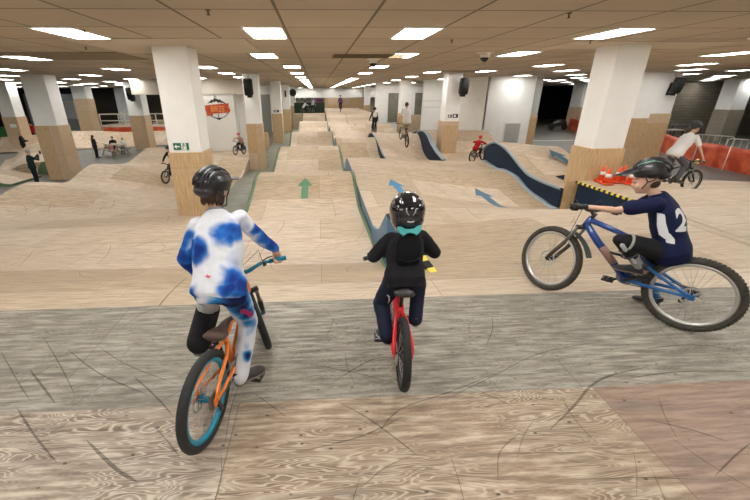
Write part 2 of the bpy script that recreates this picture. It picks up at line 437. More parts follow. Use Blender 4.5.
build_lane(laneC, -1.59, .86, C_P, C_P, 3.24, 45.0, PLY_TRACK, sideL=PLY_SKIRT, sideR=GREEN, trimL=(GREEN, .07), trim0=7.0, front=None)
# green strip between lane C and the blue lane
laneC2 = MB()
yy = 3.26; pts = []
while yy < 44: pts.append(yy); yy += .2
for a, b in zip(pts, pts[1:]):
    za, zb = zz(cr(C_P, a)), zz(cr(C_P, b))
    A = [(.86, a, za+.004), (.94, a, za+.03), (.94, b, zb+.03), (.86, b, zb+.004)]; B = [(x, y, z-.06) for x, y, z in A]
    laneC2.add(A+B, [(0,1,2,3),(7,6,5,4),(0,3,7,4),(1,5,6,2)], 0, True)
o = laneC2.build('edge_trim', GREEN); o.parent = laneC; o.matrix_parent_inverse = laneC.matrix_basis.inverted()

# lane B: blue arrow lane, splits after the first crest
B_L = [(3.24,-1.9),(4.0,-1.97),(5.0,-2.12),(6.07,-2.16),(7.5,-2.14),(10,-2.02),(11.4,-1.95),(12.2,-1.93),(12.8,-2.02),(13.2,-2.25)]
B_R = [(3.24,-1.9),(5.6,-1.9),(6.5,-2.03),(7.33,-2.29),(8.0,-2.53),(8.53,-2.61),(8.85,-2.57),(9.6,-2.48),(10.54,-2.23),(11.2,-2.20),(11.69,-2.25),(12.23,-2.2),(12.6,-2.16),(12.9,-2.2),(13.2,-2.35)]
laneB = tag(empty('pump_track_lane', (3, 3.24, 0)), 'broad plywood slope with two blue arrows, left of the big navy wave wall', 'ramp')
build_lane(laneB, .94, 5.7, B_L, B_R, 3.24, 13.2, PLY_TRACK, sideL=BLUE, nx=16, front=PLY_SKIRT)
# continuation, three parallel roller lanes beyond the crest
D_P = [(13.2,-2.4),(14,-2.75),(15.5,-3.0),(17,-3.05),(18.6,-2.75),(19.5,-2.3),(20.3,-2.13),(21,-2.2),(23,-2.8),(26,-2.75),(28.8,-2.32),(29.8,-2.22),(30.8,-2.35),(34,-2.9),(38,-2.7),(41,-2.1),(42.5,-1.95)]
laneD = tag(empty('pump_track_lane', (2, 12.9, 0)), 'narrow plywood roller lane just right of the blue triangular fins', 'ramp')
build_lane(laneD, .94, 2.98, D_P, D_P, 13.2, 42.5, PLY_TRACK, sideL=BLUE, front=PLY_SKIRT)
F_P = [(13.2,-2.4),(14,-2.55),(16,-2.66),(17.3,-2.58),(19,-2.25),(20.6,-2.02),(21.3,-1.98),(22.2,-2.1),(24,-2.7),(26,-2.8),(28.5,-2.5),(30.5,-2.2),(31.5,-2.3),(34,-2.9),(37,-2.8),(40,-2.25),(42.5,-1.95)]
laneF = tag(empty('pump_track_lane', (4.3, 12.9, 0)), 'plywood roller lane with the standing rider, between two narrow navy walls', 'ramp')
F_R = [(13.2,-2.6),(15,-3.1),(17,-3.2),(19.4,-3.15),(20.5,-2.9),(21.3,-2.35),(22,-2.12),(23,-2.3),(25,-2.8),(28.5,-2.5),(30.5,-2.2),(31.5,-2.3),(34,-2.9),(37,-2.8),(40,-2.25),(42.5,-1.95)]
build_lane(laneF, 3.0, 5.7, F_P, F_R, 13.2, 42.5, PLY_TRACK, sideL=NAVY, front=PLY_SKIRT, trimL=(EDGEL, .04))
H_P = [(13.2,-2.6),(15,-2.9),(17.5,-3.0),(19.3,-2.85),(20.4,-2.5),(21.4,-2.1),(22.2,-1.95),(23,-2.05),(25,-2.6),(26,-2.65),(28,-2.6)]
laneH = tag(empty('pump_track_lane', (7, 12.9, 0)), 'plywood lane round the pillar with a speaker and two small signs', 'ramp')
build_lane(laneH, 5.85, 9.8, H_P, [(a, b+(-.06 if 12 < a < 24 else 0)) for a, b in H_P], 13.2, 28, PLY_TRACK, sideL=NAVY, sideR=PLY_SKIRT, front=PLY_SKIRT, trimL=(EDGEL, .05))
fw = tag(empty('wave_wall', (5.8, 17, 0)), 'small navy wave-shaped wall just left of the pillar with a speaker', 'wall panel')
wp = [(16.9,-3.4),(17.2,-2.85),(18.3,-2.66),(19.2,-2.40),(20.0,-2.05),(20.6,-1.92),(21.4,-1.92),(22.2,-2.1),(23.0,-2.5),(23.0,-3.4)]
for n_, a, t, m in (('panel', wp, .10, NAVY),):
    o = MB().prism([(y, zz(z)) for y, z in a], (0,1,0), (0,0,1), (5.72,0,0), (1,0,0), t).build(n_, m); o.parent = fw; o.matrix_parent_inverse = fw.matrix_basis.inverted()
s = MB()
for a, b in zip(wp[1:-1], wp[2:-1]): s.bar((5.80, a[0], zz(a[1])+.015), (5.80, b[0], zz(b[1])+.015), .2, .05)
o = s.build('edge_trim', EDGEL); o.parent = fw; o.matrix_parent_inverse = fw.matrix_basis.inverted()
# lane W: wave wall lane on the right of the blue arrow slope
W_P = [(8.35,-2.08),(9.04,-2.08),(9.77,-2.04),(10.3,-1.9),(10.9,-1.68),(11.5,-1.51),(12.04,-1.45),(12.5,-1.55),(13.1,-1.85),(14,-2.2),(16,-2.5),(19,-2.5)]
W_R = [(8.35,-2.12),(9.5,-2.1),(10.9,-1.9),(12.04,-1.62),(13.1,-1.8),(14,-2.2),(16,-2.5),(19,-2.5)]
laneW = tag(empty('pump_track_lane', (7, 8.3, 0)), 'plywood hump behind the big navy wave-shaped wall at the right', 'ramp')
build_lane(laneW, 5.72, 7.78, W_P, W_R, 8.35, 12.88, PLY_TRACK, sideL=NAVY, front=None, trimL=(EDGEL, .06), nx=12, sideR=PLY_SKIRT)
# lower pale edge line under the navy wall, along the slope
s = MB(); yy = 8.3
while yy < 12.8:
    za, zb = zz(cr(B_R, yy)), zz(cr(B_R, yy+.15))
    A = [(5.62, yy, za+.012), (5.71, yy, za+.05), (5.71, yy+.15, zb+.05), (5.62, yy+.15, zb+.012)]; B = [(x, y, z-.05) for x, y, z in A]
    s.add(A+B, [(0,1,2,3),(7,6,5,4),(0,3,7,4),(1,5,6,2)], 0, True); yy += .15
o = s.build('edge_trim', EDGEL); o.parent = laneW; o.matrix_parent_inverse = laneW.matrix_basis.inverted()

# right of the slope: the platform runs on level as a deck with a navy side
R_P = [(3.24,-1.9),(6.6,-1.9),(7.3,-1.905),(8.0,-2.10),(9.0,-2.42),(11,-2.8),(14,-3.35),(17,-3.8),(18,-3.9)]
K_P = [(3.24,-1.9),(8.6,-1.89),(9.1,-1.93),(9.7,-2.1),(10.4,-2.4)]
deck = tag(empty('raised_deck', (6, 3.24, 0)), 'level plywood deck with navy side and black-yellow edge, orange cones on it', 'platform')
def deck_edge():
    s = MB(); yy = 5.7; k = 0
    while yy < 8.2:
        y2 = min(yy+.075, 8.25); s.box((5.93, yy, zz(-1.93)), (5.975, y2, zz(-1.885)), k % 2); yy = y2; k += 1
    o = s.build('hazard_stripe', [YEL, BLK]); o.parent = deck; o.matrix_parent_inverse = deck.matrix_basis.inverted()
build_lane(deck, lambda y: 5.95 if y < 8.2 else 6.3, 7.8, K_P, K_P, 3.24, 10.0, PLY_TRACK, sideL=NAVY, sideR=PLY_SKIRT, nx=4)
deck_edge()
o = MB().box((5.73, 8.27, 0), (6.18, 8.30, zz(-1.9))).build('end_panel', PLY_CLAD); o.parent = deck; o.matrix_parent_inverse = deck.matrix_basis.inverted()
runoff = tag(empty('run_off_ramp', (10, 3.24, 0)), 'plywood floor at the far right falling away toward the orange mesh barrier', 'ramp')
build_lane(runoff, 7.8, 17, R_P, R_P, 3.24, 18.5, PLY_TRACK, nx=18, sideL=None, sideR=PLY_SKIRT)
B2 = MB(); yy = 3.24
while yy < 8.35:
    y2 = min(yy+.2, 8.4); za, zb = zz(cr(B_R, yy)), zz(cr(B_R, y2))
    A = [(5.69, yy, za), (5.96, yy, za), (5.96, y2, zb), (5.69, y2, zb)]; Bq = [(x, y, z-.03) for x, y, z in A]
    B2.add(A+Bq, [(0,1,2,3),(7,6,5,4),(0,3,7,4),(1,5,6,2)], 0, True); yy = y2+1e-6
o = B2.build('riding_surface', PLY_TRACK); o.parent = laneB; o.matrix_parent_inverse = laneB.matrix_basis.inverted()

# lane A: the broad left field, running down past the left pillars
A_L = [(3.24,-1.9),(5,-2.05),(7,-2.45),(8.6,-2.72),(9.7,-2.6),(10.5,-2.38),(11.2,-2.33),(12.5,-2.66),(13.0,-2.68),(13.8,-2.5),(14.6,-2.38),(15.6,-2.55),(17.3,-2.76),(18.4,-2.6),(19.5,-2.42),(20.4,-2.5),(21.6,-2.7),(23,-3.1),(26,-3.5)]
A_R = [(3.24,-1.9),(3.9,-1.97),(4.8,-2.25),(5.5,-2.32),(6.9,-2.37),(8.6,-2.62),(10,-2.85),(12,-3.15),(14.7,-3.38),(16.3,-3.55),(17.6,-3.5),(18.6,-3.25),(19.6,-3.06),(20.4,-3.1),(22,-3.3),(24,-3.4),(26,-3.45)]
laneA = tag(empty('pump_track_lane', (-5, 3.24, 0)), 'widest plywood field at the left with long rolling crests beside the pillars', 'ramp')
def axr(y):
    return -1.60 if y < 6.9 else (-1.60-(y-6.9)*.62 if y < 9.2 else (-3.03-(y-9.2)*.075 if y < 16 else -3.55))
build_lane(laneA, lambda y: -13 if y < 7 else (-13+(y-7)*1.4 if y < 10.2 else -8.5), axr, A_L, A_R, 3.24, 26.0, PLY_TRACK, sideL=PLY_SKIRT, sideR=PLY_SKIRT, nx=22)
structure(MB().box((-3.6, 20, .0), (-1.4, 44, .35)).build('floor_alley', CONCRETE2))
# alley floor rises with the ramps: concrete-green board between field and middle lane
al = MB(); yy = 7.0
A_Q = [(4,-2.3),(6,-2.55),(8,-2.72),(9.6,-2.85),(12,-3.1),(16,-3.45),(20,-3.6)]
while yy < 20:
    za, zb = zz(cr(A_Q, yy)), zz(cr(A_Q, yy+.5))
    A = [(axr(yy)-.02, yy, za), (-1.58, yy, za), (-1.58, yy+.5, zb), (axr(yy+.5)-.02, yy+.5, zb)]; Bq = [(x, y, z-.03) for x, y, z in A]
    al.add(A+Bq, [(0,1,2,3),(7,6,5,4),(0,3,7,4),(1,5,6,2)], 0, True); yy += .5
tag(al.build('alley_ramp', CONCRETE2), 'grey-green painted walkway strip between left pillars and the middle lane', 'walkway')

# blue divider panel with a hazard edge beside the middle rider
def wall_poly(name, pts, o, ax, t, m):   # polygon in vertical plane through o along ax, extruded by thickness t
    ax = V(ax).normalized(); n = ax.cross(V((0,0,1)))
    return MB().prism(pts, ax, (0,0,1), o, n, t).build(name, m)
fin = empty('divider_fin', (1.35, 3.85, zz(-2.0)))
tag(fin, 'blue divider panel with black-yellow hazard edge beside the middle rider', 'panel')
Fp = [(1.36,3.88,-2.0),(1.30,4.02,-1.93),(1.10,4.5,-1.68),(.97,4.84,-1.53),(.965,4.95,-1.55),(.96,5.15,-1.72),(.955,5.4,-1.92),(.95,5.75,-2.06),(.945,6.15,-2.13)]
s = MB()
for a, b in zip(Fp, Fp[1:]):
    A = [(a[0],a[1],zz(-2.55)),(b[0],b[1],zz(-2.55)),(b[0],b[1],zz(b[2])),(a[0],a[1],zz(a[2]))]; B = [(x-.045,y,z) for x,y,z in A]
    s.add(A+B, [(0,1,2,3),(7,6,5,4),(3,2,6,7)])
A = Fp[0]; s.add([(A[0],A[1],zz(-2.55)),(A[0],A[1],zz(A[2])),(A[0]-.045,A[1],zz(A[2])),(A[0]-.045,A[1],zz(-2.55))], [(0,1,2,3)])
o = s.build('panel', BLUE); o.parent = fin; o.matrix_parent_inverse = fin.matrix_basis.inverted()
s = MB(); a, b = V((1.345,3.88,zz(-2.0)+.012)), V((.955,4.84,zz(-1.53)+.012))
for i in range(10): s.bar(a.lerp(b, i/10), a.lerp(b, (i+1)/10), .10, .03, i % 2)
o = s.build('hazard_stripe', [YEL, BLK]); o.parent = fin; o.matrix_parent_inverse = fin.matrix_basis.inverted()

# painted arrows, thin paint sheets following the slope
def arrow(name, cx, cy, L_, W_, ang, surf, m, label):
    c, s_ = math.cos(ang), math.sin(ang); hw = W_/2; sw = W_*.22
    hl = L_*.38
    quads = [[(-sw,0),(sw,0),(sw,L_-hl),(-sw,L_-hl)], [(-hw,L_-hl),(hw,L_-hl),(.01,L_),(-.01,L_)]]
    mb = MB()
    for q in quads:
        K = 6; G = []
        for i in range(K+1):
            t = i/K; a = V((*q[0],0)).lerp(V((*q[3],0)), t); b = V((*q[1],0)).lerp(V((*q[2],0)), t)
            for j in range(K+1):
                p = a.lerp(b, j/K); x = cx+p.x*c-p.y*s_; y = cy+p.x*s_+p.y*c
                G.append((x, y, surf(x, y)+.006))
        mb.add(G, [(i*(K+1)+j, i*(K+1)+j+1, (i+1)*(K+1)+j+1, (i+1)*(K+1)+j) for i in range(K) for j in range(K)], 0, True)
    tag(mb.build(name, m), label, 'arrow')
sC = lambda x, y: height(C_P, C_P, -1.59, .86, x, y)
sB = lambda x, y: height(B_L, B_R, .94, 5.7, x, y)
sW = lambda x, y: height(W_P, W_R, 5.72, 10.2, x, y)
arrow('painted_arrow', -.35, 8.55, 1.0, .38, 0, sC, GREEN_ARROW, 'green arrow painted on the middle plywood slope')
arrow('painted_arrow', 1.98, 8.1, 1.55, .42, .06, sB, BLUE_ARROW, 'bright blue arrow painted on plywood above the middle rider helmet')
arrow('painted_arrow', 4.28, 8.15, 1.5, .50, .06, sB, SLATE_ARROW, 'slate blue arrow painted on the slope near the navy wave wall')
arrow('painted_arrow', 7.25, 10.2, 1.1, .5, .2, sW, SLATE_ARROW, 'dark blue arrow on the hump beside the nearest right pillar')

# ------------------------------------------------------------ pillars
def parented(o, r):
    o.parent = r; o.matrix_parent_inverse = r.matrix_basis.inverted(); return o
def pillar(x, y, wd, split, label, h=CEIL, clad=True, top=WHITE, cladx=.03, dp=None, poly=None, claddm=None):
    if poly: cx_, cy_ = sum(p[0] for p in poly)/len(poly), sum(p[1] for p in poly)/len(poly)
    dp = dp or wd
    r = tag(empty('pillar', (x+wd/2, y+dp/2, 0)), label, 'pillar', 'square pillars holding the ceiling', 'thing')
    def add(n, a, b, m):
        o = MB().box(a, b).build(n, m); bv = o.modifiers.new('b', 'BEVEL'); bv.width = .012; bv.segments = 2
        o.parent = r; o.matrix_parent_inverse = r.matrix_basis.inverted(); return o
    if not poly: add('shaft', (x, y, 0), (x+wd, y+dp, h-.001), top)
    if poly:
        for n_, pl, z0, z1, m in (('shaft', poly, 0, h-.001, top), ('plywood_cladding', [(cx_+(a-cx_)*1.05, cy_+(b-cy_)*1.05) for a, b in poly], 0, zz(split), PLY_CLAD)):
            o = MB().prism(pl, (1,0,0), (0,1,0), (0,0,z0), (0,0,1), z1-z0).build(n_, m); parented(o, r)
        return r
    if clad: add('plywood_cladding', (x-cladx, y-cladx, 0), (x+wd+cladx, y+dp+cladx, zz(split)), claddm or PLY_CLAD)
    return r
PA = pillar(-3.28, 8.6, .70, -1.17, 'nearest left pillar, white over plywood, with a green exit sign')
PE = pillar(6.2, 8.3, .70, -1.17, 'nearest right pillar, white over plywood, behind the orange cones')
PB = pillar(-3.5, 19.6, .70, -1.33, 'second pillar of the left row, a black speaker near its top')
PC = pillar(-3.5, 30.9, .75, -1.38, 'third pillar of the left row with a small sign on the white part')
PD = pillar(-3.45, 40, .75, -1.35, 'fourth pillar of the left row with a narrow poster')
PD2 = pillar(-3.4, 50, .75, -1.35, 'fifth pillar of the left row with a round black disc')
PF = pillar(6.3, 19.3, .75, -1.29, 'second pillar of the right row, speaker on top and two small signs')
PG = pillar(6.5, 30.9, .80, -1.42, 'third pillar of the right row behind the standing rider in white')
PG2 = pillar(6.3, 42, .8, -1.4, 'fourth pillar of the right row, in the far distance')
PG3 = pillar(6.3, 53, .8, -1.4, 'fifth and farthest pillar of the right row')
PL2 = pillar(-13.6, 19.6, 1.05, -1.33, 'big left pillar just behind the man holding up a phone', dp=.9)
PL1 = pillar(-23.6, 30.9, 1.0, -1.45, 'leftmost pillar at the picture edge with a small paper notice')
PL3 = pillar(-24.6, 42, 1.3, -.3, 'slim far left pillar clad in plywood almost to the ceiling')
PL4 = pillar(-14.3, 30.9, 1.1, -1.43, 'left pillar with a speaker beyond the picnic table')
PH = pillar(15.95, 19.4, 1.1, -1.24, 'wide right pillar just behind the nearest right pillar, lower plywood')
PH2 = pillar(17.1, 19.5, 1.15, -1.03, 'right pillar carrying a speaker, plywood reaching higher than its neighbour')
PM = pillar(13.3, 24.3, .6, -1.33, 'grey pillar at the corner of the white block', top=mat('grey_paint', (.5, .51, .49), .6))
PN = pillar(28.6, 42, 1.8, -1.5, 'pillar beyond the dark opening with orange fencing at its foot')
PP = pillar(34.0, 31, 1.3, -1.4, 'pale pillar in front of the brown wall at far right', claddm=mat('weathered_board', (.30,.26,.20), .7, noise=.15))

# ------------------------------------------------------------ small things on pillars
def plate(name, x0, z0, x1, z1, y, m, t=.02): return MB().box((x0, y-t, zz(z0)), (x1, y, zz(z1))).build(name, m)
DGRN = mat('exit_green', (.01, .16, .09), .4); SGNW = mat('sign_white', (.85, .88, .85), .4); SGNK = mat('sign_black', (.02, .02, .025), .4)
ex = tag(empty('exit_sign', (-3.0, 8.6, zz(-1.12))), 'small green exit sign with arrow and running man', 'sign')
y0 = 8.6
parented(plate('panel', -3.17, -1.12, -2.84, -.97, y0, DGRN, .012), ex)
parented(plate('panel', -3.0, -1.115, -2.89, -.975, y0-.008, SGNW, .008), ex)
a = MB(); yy = y0-.022
def zp(mb, pts, y=yy): mb.prism([(x, zz(z)) for x, z in pts], (1,0,0), (0,0,1), (0, y, 0), (0,1,0), .006)
zp(a, [(-3.15,-1.045),(-3.10,-1.0),(-3.10,-1.032),(-3.03,-1.032),(-3.03,-1.058),(-3.10,-1.058),(-3.10,-1.09)])
parented(a.build('arrow', SGNW), ex)
a = MB(); zp(a, [(-2.97,-1.11),(-2.945,-1.06),(-2.955,-1.02),(-2.93,-1.015),(-2.915,-1.045),(-2.905,-1.04),(-2.915,-1.01),(-2.935,-.995),(-2.96,-1.0),(-2.975,-1.04),(-2.968,-1.045),(-2.958,-1.07),(-2.985,-1.1)]); a.ell((-2.938, yy, zz(-.985)), .011)
parented(a.build('running_man', DGRN), ex)
def speaker(x, y, z, rz, label, s=1.0):
    r = tag(empty('loudspeaker', M=Matrix.Translation((x, y, z)) @ Matrix.Rotation(rz, 4, 'Z') @ Matrix.Rotation(.15, 4, 'X')), label, 'speaker', 'black loudspeakers hung near the ceiling')
    b = MB(); b.loft([(V((0,0,-.36*s)),(1,0,0),(0,1,0),.17*s,.13*s),(V((0,0,-.30*s)),(1,0,0),(0,1,0),.21*s,.16*s),(V((0,0,.30*s)),(1,0,0),(0,1,0),.21*s,.17*s),(V((0,0,.36*s)),(1,0,0),(0,1,0),.17*s,.13*s)], 24, e=4)
    parented0(b.build('cabinet', mat('speaker_black', (.012,.012,.013), .6)), r)
    g = MB(); g.loft([(V((0,-.165*s,-.28*s)),(1,0,0),(0,1,0),.16*s,.02*s),(V((0,-.175*s,.0)),(1,0,0),(0,1,0),.18*s,.02*s),(V((0,-.165*s,.28*s)),(1,0,0),(0,1,0),.16*s,.02*s)], 20)
    parented0(g.build('grille', mat('speaker_grille', (.02,.02,.02), .9)), r)
    k = MB(); k.box((-.03*s,.1*s,-.42*s),(.03*s,.32*s,-.36*s)); k.box((-.09*s,-.02*s,-.46*s),(.12*s,.2*s,-.35*s)); k.box((-.05*s,.3*s,-.5*s),(.05*s,.34*s,.1*s)); k.tube([(0,.1*s,.3*s),(0,.25*s,.36*s),(0,.33*s,.5*s)], .012)
    parented0(k.build('bracket', mat('speaker_black', (0,0,0))), r)
def parented0(o, r): o.parent = r; return o
speaker(-3.2, 19.25, zz(.32), 0, 'black loudspeaker on the second pillar of the left row')
speaker(7.0, 18.95, zz(.30), 0, 'black loudspeaker on the second right row pillar, above the two small signs')
speaker(17.75, 19.1, zz(.28), .2, 'black loudspeaker at the right behind the nearest right pillar')
speaker(-13.7, 30.5, zz(.1), .0, 'black loudspeaker on the left pillar beyond the picnic table', 1.15)
d = MB().tube([(-2.95, 49.9, zz(.18)), (-2.95, 49.98, zz(.18))], .42, 32).build('round_sign', SGNK); tag(d, 'round black disc on the fifth left row pillar', 'sign')
tag(MB().box((-3.15, 39.93, zz(-.25)), (-3.0, 39.98, zz(.35))).build('poster', SGNK), 'narrow dark poster on the fourth left row pillar', 'poster')
def small_sign(x, z, y, label, w=.34, h=.17):
    r = tag(empty('wall_sign', (x, y, zz(z))), label, 'sign')
    parented(plate('panel', x-w/2, z-h/2, x+w/2, z+h/2, y, SGNK, .012), r)
    parented(plate('symbol', x-w*.28, z-h*.3, x+w*.1, z+h*.3, y-.013, SGNW, .004), r)
small_sign(6.58, -1.05, 19.3, 'small black sign, left one of two on the speaker pillar', .2, .14)
small_sign(6.85, -1.04, 19.3, 'small black sign, wider right one of two on the speaker pillar', .26, .18)
small_sign(-3.15, -1.2, 30.9, 'small dark sign on the third left row pillar', .4, .16)
small_sign(6.85, -1.2, 30.9, 'small dark sign on the third right row pillar', .4, .16)
tag(plate('paper_notice', -23.2, -2.2, -22.75, -1.95, 30.86, SGNW, .015), 'small white paper notice on the leftmost pillar', 'notice')
def dome(x, y, label):
    r = tag(empty('dome_camera', (x, y, CEIL-.01)), label, 'security camera')
    parented0(MB().lathe([(.20,.0),(.20,-.02),(.12,-.03)]).build('mount_plate', WHITE2), r)
    parented0(MB().lathe([(.115,-.02),(.115,-.10),(.09,-.12)]).build('housing', WHITE2), r)
    parented0(MB().ell((0,0,-.12),(.10,.10,.10), 20, 8, 0, None, math.pi/2, math.pi*.98).build('dome', mat('dome_black', (.01,.01,.012), .1)), r)
dome(1.62, 11.7, 'black dome camera on the ceiling near the middle air vent')
dome(4.1, 9.95, 'black dome camera with white housing right of the ceiling middle')
v = tag(empty('air_vent', (1.4, 10.9, CEIL-.01)), 'brown slatted double air vent in the ceiling', 'vent')
for k in range(2):
    f = MB(); x0 = -.95+k*.95; 
    for i in range(9): f.box((x0+.03, -.5+.11*i, -.015), (x0+.9, -.45+.11*i, 0))
    f.box((x0, -.52, -.02), (x0+.02, .52, 0)); f.box((x0+.91, -.52, -.02), (x0+.93, .52, 0))
    parented0(f.build('grille', mat('vent_brown', (.16,.11,.06), .8)), v)
for x, y in ((-1.25, 5.2), (2.55, 7.8), (-3.5, 6.7), (5.3, 7.9), (-4.7, 8.9), (3.2, 5.3)):
    r = empty('sprinkler_head', (x, y, CEIL)); tag(r, 'tiny sprinkler head in the ceiling', 'sprinkler', 'ceiling sprinkler heads')
    parented0(MB().lathe([(.03,0),(.03,-.008),(.012,-.012),(.01,-.05),(.025,-.052),(.024,-.056)]).build('head', mat('sprinkler_metal', (.2,.17,.12), .4, 1)), r)

# ------------------------------------------------------------ ceiling lights
def light(x, y, w=.56, d=1.14):
    r = tag(empty('ceiling_light', (x, y, CEIL)), 'white recessed fluorescent panel glowing in the ceiling', 'ceiling light', 'rectangular ceiling light panels')
    f = MB()
    for a, b in (((-w/2-.025,-d/2-.025),(w/2+.025,-d/2)), ((-w/2-.025,d/2),(w/2+.025,d/2+.025)), ((-w/2-.025,-d/2),(-w/2,d/2)), ((w/2,-d/2),(w/2+.025,d/2))):
        f.box((a[0],a[1],-.02), (b[0],b[1],-.001))
    parented0(f.build('frame', WHITE), r)
    parented0(MB().box((-w/2,-d/2,-.014), (w/2,d/2,-.002)).build('diffuser', DIFF), r)
    return r
spots = [(-3.82,7.0),(-.78,6.95),(1.64,6.95),(5.0,6.95),(-1.30,10.75),(2.26,10.75),(5.13,10.4),(10.9,10.45),(-11.48,16.1),(-14.9,20.7),(-7.5,16.0),(-10.97,20.6),(-14.6,25.3),(-11.3,25.7),(-19.3,31.8),(-20,36.2),(-24.5,43.6),(-15.8,33.9),(-3.93,15.1),(-4.1,19.2),(-4.32,23.5),(-6.9,24.7),(-7.9,30),(-.86,15),(-.88,19.3),(-.9,23.9),(2.31,15.1),(2.33,19.5),(5.41,19),(5.6,23.9),(5.85,29.8),(6.3,36.3),(9,32.5),(8.85,28.2),(7.65,18.3),(11.9,23.1),(8.4,14.6),(11.3,18.1),(14.5,22.2),(19.4,31.6),(22.1,32),(13.75,14.3),(16.85,17.7),(20.9,22.1),(25.5,24.4),(20,18.3),(-18.5,25.3),(-18.6,20.7),(-22.4,31.5),(-26,25.5),(-26,36),(-10.9,31.5),(-10.9,37),(-16,40)]
spots += [(-.85, y) for y in (28.2,30.4,32.5,34.7,36.9,39,42,46,50,55,60)] + [(2.4, y) for y in (26.5,29.5,32.5,35.5,38.5,42,46,50,55,60)] + [(5.9, y) for y in (41,46,51,57)] + [(24,38),(28,40),(24,44),(30,46),(20,37)]
spots += [(x, y) for x in (-11.4,-15.2,-19,-23) for y in (3,7)]+[(-15.2, 11.3), (-19, 11.3), (-19, 16), (-15.2, 16.1), (-18.9, 20.7), (-22.6, 20.7), (-22.6, 25.3)]+[(x, y) for x in (12,15.2,18.6,22) for y in (2.8,6.8)]+[(18.5, 10.4), (22, 10.4), (22, 14.3)]+[(x, 63.6) for x in (-5.5,-2.5,-.8,2.4,5.9,9.5)]  # added panels, mostly out of view, to brighten the side pillars and far header
spots += [(x, y) for x in (-7.5,-11,-14.7,-18.5,-22.3,-26.5,-31) for y in (30,34.7,39.3,44,50)] + [(x, y) for x in (8.6,) for y in (36.5,)] + [(x, y) for x in (17.5,20.8,24,27.5,31,35) for y in (26.5,30.5,34.8)] + [(-9.5, 6.95), (8.4, 6.95), (-7.5, 11.3), (-11.4, 11.3), (14.2, 10.4)] + [(x, y) for x in (-7.4,-4.1,8.6,12) for y in (50,57,62)]  # grid filled out with added panels to brighten the dark far left and right
seen = []
for q in spots:
    if all(abs(q[0]-p[0]) > 1.3 or abs(q[1]-p[1]) > 1.8 for p in seen): seen.append(q)
spots = seen
# behind the camera the same rows go on
spots += [(x, y) for x in (-7.5,-3.9,-.8,1.65,5.0,8.4) for y in (2.7,-.6)]
L0 = None
for x, y in spots:
    if L0 is None: L0 = light(x, y)
    else:
        c = copy_tree(L0); c.location = (x, y, CEIL)

# ------------------------------------------------------------ partition walls
def wallbox(name, a, b, m): return structure(MB().box(a, b).build(name, m))
BEIGE = mat('beige_paint', (.62, .57, .48), .6, noise=.04)
wallbox('wall_header_left', (-11.6, 26, zz(.03)), (-4.0, 26.4, CEIL), BEIGE)
wallbox('wall_logo', (-9.0, 26.1, 0), (-5.45, 26.5, zz(.03)), WHITE2)
wallbox('wall_door_recess', (-5.45, 27.2, 0), (-3.9, 27.5, zz(.03)), WHITE)
wallbox('wall_recess_side', (-5.47, 26.1, 0), (-5.35, 27.3, zz(.03)), WHITE)
d1 = structure(MB().box((-5.05, 27.12, zz(-3.3)), (-4.25, 27.2, zz(-.6))).build('door_1', WHITE2))
parented(MB().ell((-4.4, 27.08, zz(-1.35)), .05).build('door_handle', STEEL), d1)
tr = structure(MB().box((-5.2, 27.1, zz(-.6)), (-4.1, 27.2, zz(-.5))).build('trim_1', WHITE)) 
wallbox('wall_left_far', (-9.5, 45, 0), (-4.6, 45.3, CEIL), WHITE2)
structure(MB().box((-6.2, 44.94, 0), (-5.2, 45, zz(-.0))).build('door_2', mat('door_grey', (.25, .25, .22), .6)))
# right side partitions
wallbox('wall_roller', (5.6, 38.2, 0), (11.2, 38.5, CEIL), WHITE)
RD = mat('roller_door', (.20, .19, .15), .6, noise=.15, nscale=1.5)
structure(MB().box((6.85, 38.12, zz(-2.6)), (8.25, 38.2, zz(.05))).build('door_3', RD))
structure(MB().box((9.44, 38.12, zz(-2.9)), (10.4, 38.2, zz(.05))).build('door_4', RD))
wallbox('wall_panelled', (8.15, 30.4, 0), (10.0, 30.7, CEIL), WHITE)
for z in (-.55, -1.0): structure(MB().box((8.15, 30.37, zz(z)), (10.0, 30.4, zz(z)+.03)).build('trim_2', mat('trim_grey', (.5,.5,.48), .6)))
structure(MB().prism([(10.0,30.7),(9.95,30.4),(9.75,27.6),(10.35,24.1),(10.45,24.1),(10.45,30.7)], (1,0,0), (0,1,0), (0,0,0), (0,0,1), CEIL).build('wall_slanted', WHITE))
wallbox('wall_block', (10.36, 24.1, 0), (13.35, 24.5, CEIL), WHITE)
ac = tag(empty('access_panel', (12.3, 24.1, zz(-2.4))), 'small grey metal access door low on the white block wall', 'access door')
GRYP = mat('grey_metal_door', (.42, .43, .41), .5)
parented(MB().box((11.75, 24.06, zz(-3.0)), (12.85, 24.1, zz(-1.7))).build('frame', WHITE2), ac)
parented(MB().box((11.83, 24.03, zz(-2.95)), (12.77, 24.06, zz(-1.78))).build('door', GRYP), ac)
h = MB(); h.box((12.2, 24.0, zz(-2.45)), (12.36, 24.03, zz(-2.3))); h.box((12.6, 24.0, zz(-2.85)), (12.7, 24.03, zz(-2.75))); parented(h.build('latch', STEEL), ac)
for k, (x0, x1, z0, z1) in enumerate(((9.0, 9.5, -2.25, -.65), (9.45, 9.95, -2.3, -1.15))):
    tag(MB().box((x0, 27.45-.3*k, zz(z0-.6)), (x1, 27.5-.3*k, zz(z1))).build('plywood_board', PLY_CLAD), ('taller narrow', 'shorter wider')[k]+' plywood board leaning by the slanted white wall', 'board')
tag(MB().box((8.0, 35.0, 0), (10.4, 35.08, zz(-1.75))).build('plywood_barrier', PLY_CLAD), 'low plywood barrier below the second grey roller door', 'barrier')
